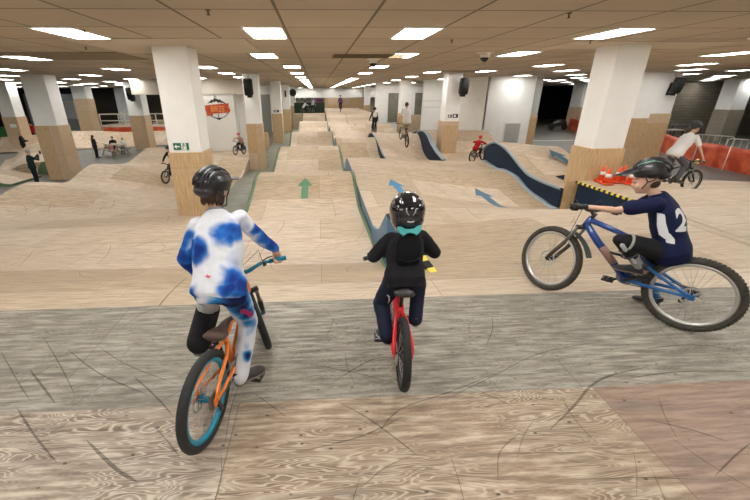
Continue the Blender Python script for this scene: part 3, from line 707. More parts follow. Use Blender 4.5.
# far end
wallbox('wall_end_plywood', (1.2, 61, 0), (8.2, 61.3, zz(-.55)), PLY_CLAD)
t = tag(empty('end_platform', (-1, 45, 0)), 'far plywood platform with a dark green barrier at the end of the lane', 'platform')
parented(MB().box((-2.75, 45, 0), (.95, 50, zz(-2.08))).build('deck', PLY_TRACK), t)
parented(MB().box((-2.7, 47.4, zz(-2.08)), (.9, 47.5, zz(-.92))).build('barrier', mat('barrier_green', (.012, .03, .012), .7, noise=.4, nscale=6)), t)
t = tag(empty('end_platform', (4, 42.5, 0)), 'far plywood platform with the most distant rider, before the brown end wall', 'platform')
parented(MB().box((.98, 42.52, 0), (6.1, 60, zz(-1.95))).build('deck', PLY_TRACK), t)
tag(MB().box((-.1, 65.92, zz(-1.2)), (1.0, 65.99, zz(-.75))).build('banner', mat('purple_cloth', (.3,.06,.3), .7)), 'purple banner on the far end wall', 'banner')
for k, (x, z) in enumerate(((-3.1,-.62),(-2.2,-.62),(-.9,-.62),(3.2,-.62),(4.4,-.62),(5.3,-.62))):
    tag(MB().box((x, 65.92, zz(z)-.12-.1), (x+.5, 65.99, zz(z)+.12)).build('wall_notice', SGNW), 'white paper notice on the far end wall', 'notice', 'white notices on the far end wall')
# far left and right background walls
DKW = mat('dark_wall', (.060, .052, .045), .8, noise=.25, nscale=.4)
wallbox('wall_far_left', (-48, 57, 0), (-9.5, 57.3, CEIL), DKW)
wallbox('wall_blue_grey', (-35, 50, 0), (-29, 50.3, zz(.2)), mat('wall_blue_grey', (.22,.25,.28), .6))
wallbox('wall_board_white', (-31.2, 49.8, zz(-2.6)), (-28.4, 49.95, zz(-.6)), mat('pale_blue_board', (.42,.45,.48), .5))
def corr():
    m = bpy.data.materials.new('brown_block_wall'); m.use_nodes = True; nt, N, L = nodes(m); b = N['Principled BSDF']
    tc = N.new('ShaderNodeTexCoord'); sx = N.new('ShaderNodeSeparateXYZ'); L.new(tc.outputs['Object'], sx.inputs[0]); cx = N.new('ShaderNodeCombineXYZ'); L.new(sx.outputs[0], cx.inputs[0]); L.new(sx.outputs[2], cx.inputs[1])
    br = N.new('ShaderNodeTexBrick'); br.inputs['Scale'].default_value = 1; br.inputs['Brick Width'].default_value = .8; br.inputs['Row Height'].default_value = .25
    br.inputs['Mortar Size'].default_value = .02; br.inputs['Color1'].default_value = (.20,.17,.13,1); br.inputs['Color2'].default_value = (.24,.205,.155,1); br.inputs['Mortar'].default_value = (.13,.11,.085,1)
    L.new(cx.outputs[0], br.inputs['Vector']); L.new(br.outputs['Color'], b.inputs['Base Color']); b.inputs['Roughness'].default_value = .85; return m
wallbox('wall_brown', (26.5, 36, 0), (51, 36.3, CEIL), corr())
wallbox('wall_dark_store', (20, 62, 0), (45, 62.3, CEIL), mat('black_wall', (.018,.017,.016), .8))
structure(MB().box((18, 33.2, .004), (26, 33.4, .008)).build('floor_marking', SGNW))
# logo on the left wall
lg = tag(empty('wall_logo_sign', (-6.3, 26.1, zz(-.9))), 'round mountain logo with an orange lettered banner on the white wall', 'logo')
INK = mat('logo_black', (.02,.02,.02), .6); ORG = mat('logo_orange', (.50,.075,.025), .6, noise=.35, nscale=9); OR2 = mat('logo_orange_light', (.75,.30,.08), .6)
m_ = MB()
def lp(mb, pts, y): mb.prism([(x-6.4, zz(z-.83)) for x, z in pts], (1,0,0), (0,0,1), (0, y, 0), (0,1,0), .01)
lp(m_, [(-.62,.30),(-.5,.42),(-.42,.46),(-.33,.56),(-.25,.5),(-.14,.66),(-.03,.58),(.02,.60),(.12,.52),(.2,.56),(.32,.44),(.42,.42),(.58,.28),(.5,.29),(.36,.36),(.27,.33),(.17,.40),(.08,.34),(-.06,.46),(-.13,.40),(-.25,.42),(-.36,.34),(-.46,.36)], 26.085)
lp(m_, [(-.2,.62),(-.12,.82),(-.02,.68),(.04,.70),(-.05,.63),(-.11,.74),(-.16,.62)], 26.085)
for a0 in range(0, 10):
    a, b = R_(200+a0*14), R_(210+a0*14)
    lp(m_, [(.72*math.cos(a), .62*math.sin(a)-.0), (.72*math.cos(b), .62*math.sin(b)), (.66*math.cos(b), .56*math.sin(b)), (.66*math.cos(a), .56*math.sin(a))], 26.085)
lp(m_, [(-.2,-.60),(0,-.70),(.2,-.58),(.1,-.55),(0,-.60),(-.1,-.55)], 26.085); lp(m_, [(-.02,-.3),(.02,-.3),(.02,-.58),(-.02,-.58)], 26.085)
parented(m_.build('mountain_outline', INK), lg)
m_ = MB(); lp(m_, [(-.78,.20),(.72,.33),(.70,.10),(.79,-.12),(.70,-.24),(-.34,-.30),(-.36,-.42),(-.74,-.44),(-.76,-.2),(-.81,-.05)], 26.07); parented(m_.build('banner', ORG), lg)
# banner lettering reads as worn block capitals in the photo
cu = bpy.data.curves.new('lettering', 'FONT'); cu.body = 'BTACKED'; cu.size = .50; cu.extrude = .004; cu.align_x = 'CENTER'; cu.offset = .008
to = bpy.data.objects.new('lettering', cu); COL.objects.link(to); to.location = (-6.42, 26.06, zz(-1.01)); to.rotation_euler = (math.pi/2, 0, 0); to.scale = (.72, 1, 1)
cu.materials.append(OR2); cu.body = 'BIKES'
bpy.context.view_layer.update()
me = bpy.data.meshes.new_from_object(to.evaluated_get(bpy.context.evaluated_depsgraph_get())); mw = to.matrix_world.copy(); bpy.data.objects.remove(to)
to = bpy.data.objects.new('lettering', me); COL.objects.link(to); to.matrix_world = mw; to.parent = lg; to.matrix_parent_inverse = lg.matrix_basis.inverted()

# ------------------------------------------------------------ cones
CO = mat('cone_orange', (.85, .10, .025), .45); CW = mat('cone_collar', (.85, .82, .8), .4)
def cone(x, y, z, label, tilt=0.0, s=.76, group=None):
    r = tag(empty('traffic_cone', M=Matrix.Translation((x, y, z)) @ Matrix.Rotation(tilt, 4, 'Y') @ Matrix.Scale(s, 4)), label, 'cone', group)
    parented0(MB().loft([(V((0,0,0)),(1,0,0),(0,1,0),.155,.155),(V((0,0,.03)),(1,0,0),(0,1,0),.15,.15)], 24, e=6).build('base', CO), r)
    parented0(MB().lathe([(.115,.03),(.022,.46),(.018,.465),(.012,.46)]).build('body', CO), r)
    parented0(MB().lathe([(.0835,.19),(.0625,.29)]).build('reflective_collar', CW), r)
ZD = zz(-1.875)
cone(6.45, 8.14, ZD, 'orange traffic cone leftmost on the raised deck, against the pillar')
cone(6.37, 7.86, ZD, 'orange traffic cone second from the left, nearest to the striped edge')
cone(6.69, 8.0, ZD, 'orange traffic cone third from the left, tilted with a cone behind it', .12)
cone(6.93, 8.14, ZD, 'orange traffic cone standing behind the tilted one beside the pillar', .05)
cone(6.87, 7.82, ZD, 'orange traffic cone rightmost, just left of the rider helmet peak')

# ------------------------------------------------------------ orange mesh barrier and things at the right
def mesh_mat():
    m = bpy.data.materials.new('orange_mesh'); m.use_nodes = True; nt, N, L = nodes(m); b = N['Principled BSDF']
    b.inputs['Base Color'].default_value = (.80, .105, .03, 1); b.inputs['Roughness'].default_value = .5
    tc = N.new('ShaderNodeTexCoord'); n = N.new('ShaderNodeTexNoise'); n.inputs['Scale'].default_value = 1.5; L.new(tc.outputs['Object'], n.inputs['Vector'])
    r = ramp(N, [(.4, (.58,.065,.02)), (.65, (.86,.17,.07))]); L.new(n.outputs['Fac'], r.inputs[0]); L.new(r.outputs[0], b.inputs['Base Color'])
    b.inputs['Transmission Weight'].default_value = .0; return m
OM = mesh_mat()
def netting(label, pts, h, zf=0.0, posts=True, cat='barrier'):
    r = tag(empty('mesh_barrier', (*pts[0], zf)), label, cat)
    s = MB(); vs = []; k = 0; path = []
    for (a, b), (c, d_) in zip(pts, pts[1:]):
        n = max(2, int(math.hypot(c-a, d_-b)/.25))
        for i in range(n): path.append((a+(c-a)*i/n, b+(d_-b)*i/n))
    path.append(pts[-1])
    for i, (x, y) in enumerate(path):
        wv = .04*math.sin(i*.9)+.03*math.sin(i*.37); sag = .07*abs(math.sin(i*.29))
        for j in range(5): vs.append((x+wv*(j/4), y+wv, zf+.03+(h-sag)*j/4))
        for j in range(5): vs.append((x+wv*(j/4)+.012, y+wv+.012, zf+.03+(h-sag)*j/4))
    fs = []
    for i in range(len(path)-1):
        for j in range(4):
            a = i*10+j; fs.append((a, a+10, a+11, a+1)); a += 5; fs.append((a, a+1, a+11, a+10))
        fs.append((i*10+4, i*10+14, i*10+19, i*10+9))
    s.add(vs, fs, 0, True); parented(s.build('netting', OM), r)
    if posts:
        for i in range(0, len(path), 9):
            x, y = path[i]; parented(MB().tube([(x, y+.05, zf), (x, y+.05, zf+h+.06)], .025).build('post', WHITE2), r)
    return r
netting('long orange mesh barrier closing the right side below the brown wall', [(24.6, 28), (24.0, 25.5), (22.2, 20.8), (21.75, 17.6), (20.6, 13)], 1.25)
netting('orange mesh barrier at the foot of the pillar beyond the dark opening', [(28.9, 44), (27.7, 40.6), (27.2, 39)], 1.3, posts=False)
netting('orange mesh strip under the far left railing', [(-24.2, 45.6), (-17.0, 45.6)], .62, posts=False)
netting('short orange mesh strip seen right of the left speaker pillar', [(-16.0, 45.6), (-13.5, 45.6)], .7, posts=False)
netting('orange mesh heap folded over the wall end by the brown wall', [(25.4, 29.5), (24.4, 29.1)], 1.7, posts=False)
HR = mat('hurdle_white', (.7,.68,.64), .5)
def hurdle(x, y, rz, label):
    r = tag(empty('metal_hurdle', M=Matrix.Translation((x, y, 0)) @ Matrix.Rotation(rz, 4, 'Z')), label, 'barrier', 'white tube hurdles behind the orange mesh')
    b = MB(); b.tube([(-.9,0,0),(-.9,0,1.35),(-.8,0,1.45),(.8,0,1.45),(.9,0,1.35),(.9,0,0)], .03); b.tube([(-.9,0,.4),(.9,0,.4)], .02); parented0(b.build('frame', HR), r)
    b = MB()
    for i in range(5): b.tube([(-.6+.3*i,0,.4),(-.6+.3*i,0,1.45)], .014)
    parented0(b.build('bars', HR), r)
hurdle(24.5, 22.6, -1.1, 'white tube hurdle behind the orange mesh barrier'); hurdle(24.0, 20.2, -1.2, 'white tube hurdle behind the orange mesh barrier'); hurdle(25.6, 19.3, -.5, 'white tube hurdle behind the orange mesh barrier')
DKF = mat('dark_furniture', (.025,.024,.025), .5)
for i, (x, y, h, ww, lab) in enumerate(((28.5, 30.5, 1.1, 2.6, 'dark table stacked behind the rider in the white shirt'), (31.0, 31.6, 1.35, 2.8, 'taller dark table before the brown wall'), (27.2, 32.5, .9, 2.0, 'low dark bench before the brown wall'))):
    r = tag(empty('table', (x, y, 0)), lab, 'table')
    parented(MB().box((x-ww/2, y-.5, h-.06), (x+ww/2, y+.5, h)).build('tabletop', DKF if i else mat('grey_top', (.3,.28,.26), .5)), r)
    for a in (-1, 1):
        for b in (-1, 1): parented(MB().bar((x+a*(ww/2-.1), y+b*.4, 0), (x+a*(ww/2-.1), y+b*.4, h-.06), .06, .06).build('leg', DKF), r)
    parented(MB().box((x-ww/2+.1, y-.03, .3), (x+ww/2-.1, y+.03, .42)).build('crossbar', DKF), r)

# ------------------------------------------------------------ left background
def P3(pts, z): return [V((x, y, z)) for x, y in pts]
rp = tag(empty('railed_platform', (-20, 46, 0)), 'far left raised platform with cream tube railings', 'platform')
CRM = mat('cream_rail', (.68, .62, .52), .5)
parented(MB().box((-25.5, 46, 0), (-10.5, 55, zz(-3.25))).build('deck', PLY_TRACK), rp)
for z in (-1.95, -2.65): parented(MB().bar((-24.6, 46.05, zz(z)), (-11, 46.05, zz(z)), .10, .10).build('rail', CRM), rp)
parented(MB().bar((-24.6, 45.95, zz(-3.2)), (-11, 45.95, zz(-3.2)), .12, .22).build('kickboard', CRM), rp)
for x in (-24.6, -21.9, -18.4, -15.2, -13.0, -11): parented(MB().bar((x, 46.05, zz(-3.9)), (x, 46.05, zz(-1.95)), .10, .10).build('post', CRM), rp)
st = tag(empty('stair_rail', (-22, 48, 0)), 'cream stair railing rising to a landing behind the far left platform', 'railing')
b = MB()
for dz in (0, -.6):
    b.bar((-24.0, 49, zz(-2.2+dz*.6)), (-22.3, 49, zz(-1.15+dz)), .08, .08); b.bar((-22.3, 49, zz(-1.15+dz)), (-20.4, 49, zz(-1.15+dz)), .08, .08)
for x, z in ((-24.0,-2.2), (-22.3,-1.15), (-20.4,-1.15), (-21.3,-1.15)): b.bar((x, 49, zz(-3.25)), (x, 49, zz(z)), .08, .08)
parented(b.build('rail', CRM), st)
structure(MB().box((-25.8, 53, 0), (-24.6, 53.8, CEIL)).build('wall_pale_pier', mat('pale_pier', (.5,.54,.58), .5)))
# wooden banks
def bank(name, label, prof, y0, y1, m=PLY_TRACK, side=None, ny=8, bend=0.0, grp=None, rise=1.0, skew=0.0):
    r = tag(empty(name, (prof[0][0], y0, 0)), label, 'ramp')
    n = 24; xa, xb = prof[0][0], prof[-1][0]; vs = []; fs = []
    for i in range(ny+1):
        y = y0+(y1-y0)*i/ny
        for j in range(n+1):
            x = xa+(xb-xa)*j/n; vs.append((x-skew*(y-y0), y+bend*math.sin(math.pi*j/n), zz(cr(prof, x))*(rise+(1-rise)*i/ny)))
    for i in range(ny):
        for j in range(n): fs.append((i*(n+1)+j, i*(n+1)+j+1, (i+1)*(n+1)+j+1, (i+1)*(n+1)+j))
    t = MB(); t.add(vs, fs, 0, True); t.add([(x,y,z-.03) for x,y,z in vs], [f[::-1] for f in fs], 0, True); parented(t.build('riding_surface', m), r)
    if side:
        s = MB()
        for row in (0, ny):
            for j in range(n):
                p, q = vs[row*(n+1)+j], vs[row*(n+1)+j+1]; dy = .02 if row == 0 else -.02
                A = [(p[0],p[1],0),(q[0],q[1],0),(q[0],q[1],q[2]-.002),(p[0],p[1],p[2]-.002)]; B = [(x,y+dy,z) for x,y,z in A]
                s.add(A+B, [(0,1,2,3),(7,6,5,4)])
        for e, f in ((0, 1), (n, -1)):
            p, q = vs[e], vs[ny*(n+1)+e]
            A = [(p[0],p[1],0),(q[0],q[1],0),(q[0],q[1],q[2]),(p[0],p[1],p[2])]; s.add(A+[(x+.02*f,y,z) for x,y,z in A], [(0,1,2,3),(7,6,5,4)])
        parented(s.build('side_panel', side), r)
    return r
bank('banked_turn', 'curved plywood bank with a green side behind the man with the phone', [(-17.4,-3.86),(-16.8,-3.7),(-16.2,-3.25),(-15.6,-2.92),(-14.9,-2.8),(-14.0,-2.78)], 20.95, 26.0, side=PLY_TRACK, rise=.62, skew=.62)
parented(MB().prism([(-15.1,-3.9),(-14.95,-3.5),(-14.75,-3.27),(-14.4,-3.23),(-14.0,-3.22),(-14.0,-3.9)], (1,0,0), (0,0,1), (0,20.9,EYE), (0,1,0), .03).build('green_panel', GREEN), [o for o in COL.objects if o.name == 'banked_turn'][0])
bank('banked_turn', 'low plywood ramp with green edge at the left picture border', [(-19,-3.5),(-17.5,-3.45),(-16.4,-3.5),(-15.4,-3.7),(-14.6,-3.86)], 18.3, 20.4, side=GREEN)
def sweep_bank(name, label, pts, h0, h1, wd):
    r = tag(empty(name, (*pts[0], 0)), label, 'ramp'); vs = []; fs = []; m = 8
    for i, (x, y) in enumerate(pts):
        a = V((*pts[max(0,i-1)],0)); c = V((*pts[min(len(pts)-1,i+1)],0)); t = (c-a).normalized(); nn = V((-t.y, t.x, 0))
        for j in range(m+1):
            u = j/m; hgt = zz(h0)+(h1[i]-h0)*(u**1.8); p = V((x,y,0))+nn*wd*u; vs.append((p.x, p.y, hgt))
    for i in range(len(pts)-1):
        for j in range(m): fs.append((i*(m+1)+j, (i+1)*(m+1)+j, (i+1)*(m+1)+j+1, i*(m+1)+j+1))
    t = MB(); t.add(vs, fs, 0, True); t.add([(x,y,z-.03) for x,y,z in vs], [f[::-1] for f in fs], 0, True); parented(t.build('riding_surface', PLY_TRACK), r)
    s = MB()
    for i in range(len(pts)-1):
        p, q = vs[i*(m+1)+m], vs[(i+1)*(m+1)+m]; A = [(p[0],p[1],0),(q[0],q[1],0),q,p]; s.add(A+[(x,y+.03,z) for x,y,z in A], [(0,1,2,3),(7,6,5,4)])
    parented(s.build('back_panel', PLY_SKIRT), r)
sweep_bank('banked_turn', 'long curved plywood bank beyond the picnic table', [(-24,29.5),(-22,30.3),(-20,31),(-18,31.7),(-16,32.4),(-14.4,33),(-12.5,33.6),(-10,34),(-8,34.2)], -3.88, [-3.0,-2.9,-2.75,-2.75,-2.95,-2.98,-2.95,-2.9,-2.9], 2.6)
wallbox('wall_green_low', (-31.5, 38.5, 0), (-24.8, 38.8, zz(-2.75)), DKGREEN)
structure(MB().box((-16.2, 56.8, zz(-2.6)), (-13.2, 56.95, zz(-.7))).build('wall_brown_panel', mat('brown_panel', (.10,.07,.05), .7)))
tag(MB().box((-17.6, 20.0, .0), (-13.2, 20.1, .0)).build('x', GREEN)) if False else None
sh = tag(empty('storage_shelf', (-15.5, 50, zz(-3.25))), 'cluttered storage shelf seen beyond the left speaker pillar', 'shelf')
for z in (-2.9, -2.3, -1.7, -1.1, -.5): parented(MB().box((-15.6, 49.6, zz(z)), (-12.4, 50.2, zz(z)+.05)).build('shelf_board', CRM), sh)
for x in (-15.6, -14, -12.45): parented(MB().box((x, 49.6, zz(-3.25)), (x+.06, 50.2, zz(-.3))).build('post', CRM), sh)
# wooden rounded end beside third left pillar
tag(MB().prism([(0,0),(0,.5),(.15,.95),(.45,1.25),(.85,1.35),(1.3,1.2),(1.7,.8),(1.9,.3),(1.95,0)], (0,1,0), (0,0,1), (-4.3, 28.4, .0), (1,0,0), .55).build('ramp_block', PLY_CLAD), 'rounded plywood ramp end between second and third left row pillars', 'ramp')
# picnic table
pt = tag(empty('picnic_table', (-14.6, 28.2, 0)), 'wooden picnic table with benches on the grey floor at left', 'table')
PM_ = Matrix.Translation((-14.5, 28.2, 0)) @ Matrix.Rotation(R_(-38), 4, 'Z'); TW = mat('table_wood', (.42,.36,.27), .6, noise=.2, nscale=5)
def pbox(n, a, b): parented(MB().box(a, b, 0, PM_).build(n, TW), pt)
for i in range(5): pbox('top_plank', (-1.0, -.36+.148*i, .72), (1.0, -.36+.148*i+.135, .76))
for s_ in (-1, 1):
    pbox('bench', (-1.0, s_*.72-.13, .42), (1.0, s_*.72+.13, .46))
    for e in (-1, 1):
        parented(MB().bar(PM_ @ V((e*.75, s_*.62, 0)), PM_ @ V((e*.75, s_*.22, .72)), .05, .09).build('leg', TW), pt)
for e in (-1, 1): pbox('cross_beam', (e*.75-.03, -.82, .36), (e*.75+.03, .82, .42))
# motorbike-like dark vehicle in the far opening
mv = tag(empty('motorcycle', (27.5, 43.5, 0)), 'dark parked motorcycle far away in the dark opening', 'motorcycle')
for x in (26.7, 28.2): parented(MB().tube([(x, 43.2, .32), (x, 43.4, .32)], .32, 24).build('wheel', DKF), mv)
parented(MB().cap((26.9, 43.3, .6), (28.2, 43.3, .75), .22, .2).build('body', DKF), mv)
parented(MB().cap((27.0, 43.3, .8), (27.5, 43.3, .95), .18, .14).build('fuel_tank', mat('grey_tank', (.2,.2,.2), .3)), mv)
parented(MB().tube([(26.8, 43.0, 1.1), (26.8, 43.6, 1.1)], .03).build('handlebar', DKF), mv)
parented(MB().box((27.5, 43.15, .85), (28.2, 43.45, .95)).build('seat', DKF), mv)

# ------------------------------------------------------------ bicycles
RUB = mat('tyre_rubber', (.018, .018, .017), .75, noise=.3, nscale=30)
RUB2 = mat('tyre_rubber_dusty', (.05, .045, .035), .8, noise=.3, nscale=30)
BLKM = mat('black_metal', (.015, .015, .017), .35, spec=.6); GRYM = mat('grey_metal', (.20, .20, .19), .35, metal=.7)
SILV = mat('silver_rim', (.62, .62, .60), .3, metal=.8); SPK = mat('spoke_steel', (.45, .45, .45), .3, metal=.9)
SADB = mat('saddle_black', (.02, .018, .017), .5); SADBR = mat('saddle_brown', (.075, .04, .03), .5)
def wheel(R, tw, parent, M, rimm, rubber, knobs=True, nsp=28, disc=True, discside=1, hubm=None, rim_in=None, detail=1.0):
    """wheel in its own plane: axle along local y, centre at origin of M"""
    n = int(64*detail) if detail < 1 else 72
    t = MB(); Rt = R-tw/2; KH = 1 if R > .3 else .5
    # tyre: closed loft around
    vs = []; fs = []; k = 12
    for i in range(n):
        a = 2*math.pi*i/n
        for j in range(k):
            b = 2*math.pi*j/k; rr = Rt+tw/2*math.cos(b)*(1.0 if math.cos(b) > 0 else .9); yy = tw/2*math.sin(b)
            vs.append(M @ V((rr*math.cos(a), yy, rr*math.sin(a))))
    for i in range(n):
        for j in range(k):
            i2 = (i+1) % n; j2 = (j+1) % k; fs.append((i*k+j, i*k+j2, i2*k+j2, i2*k+j))
    t.add(vs, fs, 0, True)
    if knobs:
        nk = 66
        for i in range(nk):
            for s_, off in ((-1, 0), (1, .5), (0, .25), (-.55, .6), (.55, .1)):
                a = 2*math.pi*(i+off)/nk; b = s_*.95
                rr = Rt+(tw/2-.001)*math.cos(b); yy = (tw/2-.001)*math.sin(b)
                c = V((rr*math.cos(a), yy, rr*math.sin(a))); rad = V((math.cos(a)*math.cos(b), math.sin(b), math.sin(a)*math.cos(b))); tan = V((-math.sin(a), 0, math.cos(a))); sd = rad.cross(tan)
                KM = Matrix((tan, sd, rad)).transposed().to_4x4(); KM.translation = c
                t.box((-.006, -.0055, -.002), (.006, .0055, .0045*KH), 0, M @ KM)
    w_ = t.build('wheel', rubber, None); w_.parent = parent
    Rr = R-tw*.93
    r = MB(); vs = []; fs = []
    prof = [(Rr+.006, -tw*.30), (Rr-.014, -tw*.28), (Rr-.022, -.006), (Rr-.022, .006), (Rr-.014, tw*.28), (Rr+.006, tw*.30)]; k = len(prof)
    for i in range(n):
        a = 2*math.pi*i/n
        for q, yy in prof: vs.append(M @ V((q*math.cos(a), yy, q*math.sin(a))))
    for i in range(n):
        for j in range(k): fs.append((i*k+j, i*k+(j+1) % k, ((i+1) % n)*k+(j+1) % k, ((i+1) % n)*k+j))
    r.add(vs, fs, 0, True); o = r.build('rim', rimm); o.parent = w_
    h = MB(); h.tube([M @ V((0,-.05,0)), M @ V((0,.05,0))], .017, 14)
    for s_ in (-1, 1): h.tube([M @ V((0,s_*.028,0)), M @ V((0,s_*.034,0))], .028, 16)
    o = h.build('hub', hubm or BLKM); o.parent = w_
    s = MB()
    for i in range(nsp):
        a = 2*math.pi*i/nsp; s_ = 1 if i % 2 else -1; b = a+(.5 if (i//2) % 2 else -.5)
        s.tube([M @ V((.026*math.cos(b), s_*.03, .026*math.sin(b))), M @ V(((Rr-.018)*math.cos(a), s_*.004, (Rr-.018)*math.sin(a)))], .0013 if detail >= 1 else .004, 5, caps=False)
    o = s.build('spokes', SPK); o.parent = w_
    if disc:
        d = MB(); yd = discside*.044
        for i in range(24):
            a = 2*math.pi*i/24; b = 2*math.pi*(i+1)/24
            q = [V((.08*math.cos(a), yd, .08*math.sin(a))), V((.08*math.cos(b), yd, .08*math.sin(b))), V((.066*math.cos(b), yd, .066*math.sin(b))), V((.066*math.cos(a), yd, .066*math.sin(a)))]
            q = [M @ v for v in q]; nn = M.to_3x3() @ V((0,.0018,0)); d.add(q+[v+nn for v in q], [(0,1,2,3),(7,6,5,4),(0,4,5,1),(2,6,7,3)])
        for i in range(6):
            a = math.pi*i/3; d.tube([M @ V((.02*math.cos(a), yd, .02*math.sin(a))), M @ V((.067*math.cos(a+.5), yd, .067*math.sin(a+.5)))], .004, 6)
        o = d.build('brake_disc', SILV); o.parent = w_
    return w_
def bike(name, label, rear, front, lean, P, group=None):
    """rear/front: ground contact points of the two wheels (world). returns root matrix and key points in the bike frame"""
    rear, front = V(rear), V(front); h = (front-rear); wb = h.length; h.normalize()
    up0 = V((0,0,1)); up0 = (up0-up0.dot(h)*h).normalized(); left = up0.cross(h)
    M = Matrix((h, left, up0)).transposed().to_4x4(); M.translation = rear
    M = M @ Matrix.Rotation(R_(lean), 4, 'X')       # + leans to the rider's right
    r = tag(empty(name, M=M), label, 'bicycle', group); K = {}
    R = P.get('R', .33); tw = P.get('tw', .055); fm, fm2 = P['frame'], P.get('frame2', P['frame']); det = P.get('detail', 1.0)
    hr, hf = V((0,0,R)), V((wb,0,R)); bb = V((P.get('cs', .43), 0, P.get('bbh', R-.03)))
    ha = R_(P.get('ha', 67)); u = V((-math.cos(ha), 0, math.sin(ha))); fwd = V((math.sin(ha), 0, math.cos(ha)))
    off = .045; base = hf - fwd*off
    cr_l = R+P.get('fk', .11); ht0 = base+u*cr_l; ht1 = ht0+u*P.get('htl', .11); barc = ht1+u*.05+fwd*P.get('stem', .05)
    steer = P.get('steer', 0.0); S = Matrix.Translation(ht0) @ Matrix.Rotation(R_(steer), 4, u) @ Matrix.Translation(-ht0)
    # wheels
    spin = Matrix.Rotation(.3, 4, 'Y')
    wheel(R, tw, r, Matrix.Translation(hr) @ spin, P.get('rim', BLKM), P.get('rubber', RUB), P.get('knobs', False), P.get('nsp', 28), P.get('disc', True), 1, P.get('hub'), detail=det)
    wheel(R, tw, r, S @ Matrix.Translation(hf) @ spin, P.get('rimf', P.get('rim', BLKM)), P.get('rubber', RUB), P.get('knobs', False), P.get('nsp', 28), P.get('disc', True), 1, P.get('hub'), detail=det)
    tr_ = P.get('tube', .019)
    st_top = bb+V((-math.cos(R_(73)), 0, math.sin(R_(73))))*P.get('st', .36)
    f = MB(); n = 14 if det >= 1 else 8
    f.tube([ht0-u*.005, ht1+u*.005], tr_*1.25, n)
    dt0 = ht0+u*.03; f.tube([dt0, dt0.lerp(bb, .3)+V((0,0,-.012)), bb], [tr_*1.3, tr_*1.45, tr_*1.35], n)
    f.tube([ht1-u*.02, (ht1-u*.02).lerp(st_top, .5)+V((0,0,-.01)), st_top-V((0,0,.03))], [tr_*1.15, tr_, tr_*.9], n)
    f.tube([bb, st_top], tr_, n)
    f.tube([bb+V((0,-.036,0)), bb+V((0,.036,0))], tr_*1.25, 16)
    fr = f.build('frame', fm); fr.parent = r
    c = MB()
    for s_ in (-1, 1):
        y0, y1, ym = s_*.025, s_*.062, s_*(tw/2+.014)
        ds = hr+V((0, y1, 0))
        c.tube([bb+V((-.01, y0, 0)), bb+V((-.09, ym, .0)), ds+V((.10, 0, -.0)), ds], [tr_*.75, tr_*.72, tr_*.6, tr_*.6], 10)
        if P.get('fs'):   # suspension rear triangle
            pv = bb+V((.015, y0, .14)); c.tube([ds, ds+V((.10, 0, .045)), bb+V((-.09, s_*.045, .19)), st_top.lerp(bb, .45)+V((.03, s_*.03, .0))], [tr_*.65, tr_*.6, tr_*.65, tr_*.7], 10)
        else:
            c.tube([st_top-V((0,-y0*.6,.05)), st_top+V((-.07, ym*.95, -.09)), ds+V((.03, 0, .06)), ds], [tr_*.62]*4, 10)
        c.box((-.022, y1-.005, R-.025), (.02, y1+.005, R+.025))
    o = c.build('rear_stays', P.get('stays', fm)); o.parent = fr
    if P.get('fs'):
        s = MB(); a, b = st_top.lerp(bb, .45)+V((.03,0,0)), dt0.lerp(bb, .55)+V((0,0,.02)); s.tube([a, a.lerp(b,.5)], .02, 14); s.tube([a.lerp(b,.5), b], .012, 12)
        o = s.build('shock', BLKM); o.parent = fr
    if P.get('panel'):
        s = MB(); a, b = dt0.lerp(bb, .42), dt0.lerp(bb, .72)
        for s_ in (-1, 1): s.tube([a+V((0,s_*.012,0)), b+V((0,s_*.012,0))], tr_*1.25, 12)
        o = s.build('down_tube_panel', P['panel']); o.parent = fr
    # fork
    f = MB(); g = MB()
    for s_ in (-1, 1):
        y = s_*(tw/2+.028)
        f.tube([S @ (base+fwd*off+V((0,y,0))), S @ (base+fwd*off*.9+u*.06+V((0,y,0))), S @ (base+fwd*.012+u*(cr_l*.55)+V((0,y,0)))], [.017, .019, .020], 12)
        g.tube([S @ (base+fwd*.012+u*(cr_l*.5)+V((0,y,0))), S @ (ht0+fwd*.012-u*.02+V((0,y,0)))], .0145, 12)
    f.tube([S @ (base+fwd*.03+u*(R+tw*.2)+V((0,-tw/2-.03,0))), S @ (base+fwd*.055+u*(R+tw*.55)), S @ (base+fwd*.03+u*(R+tw*.2)+V((0,tw/2+.03,0)))], .010, 8)
    cw = MB(); cw.tube([S @ (ht0+fwd*.012-u*.02+V((0,-tw/2-.04,0))), S @ (ht0+V((0,-.02,0))-u*.012), S @ (ht0+V((0,.02,0))-u*.012), S @ (ht0+fwd*.012-u*.02+V((0,tw/2+.04,0)))], .021, 12)
    fk = f.build('fork', P.get('fork', BLKM)); fk.parent = r
    o = g.build('stanchions', P.get('stanch', GRYM)); o.parent = fk
    o = cw.build('fork_crown', P.get('fork', BLKM)); o.parent = fk
    if P.get('fender'):
        s = MB(); a0 = R_(20)
        pts = []
        for i in range(7):
            a = R_(112+i*8); pts.append(hf+V((math.cos(a)*(R+.028+.006*i), 0, math.sin(a)*(R+.028+.006*i))))
        for p, q in zip(pts, pts[1:]): s.bar(S @ p, S @ q, .055, .005, 0, V((0,0,1)))
        o = s.build('mudguard', P['fender']); o.parent = fk
    # bar and stem
    bw = P.get('bw', .62)/2; rise = P.get('rise', .03); sweep = P.get('sweep', .04)
    Y = V((0,1,0))
    def bp(y, rz, bk): return S @ (barc+Y*y+u*rz-fwd*bk)
    b = MB()
    pts = [bp(-bw, rise, sweep), bp(-bw*.45, rise, .005), bp(-bw*.16, 0, 0), bp(0,0,0), bp(bw*.16, 0, 0), bp(bw*.45, rise, .005), bp(bw, rise, sweep)]
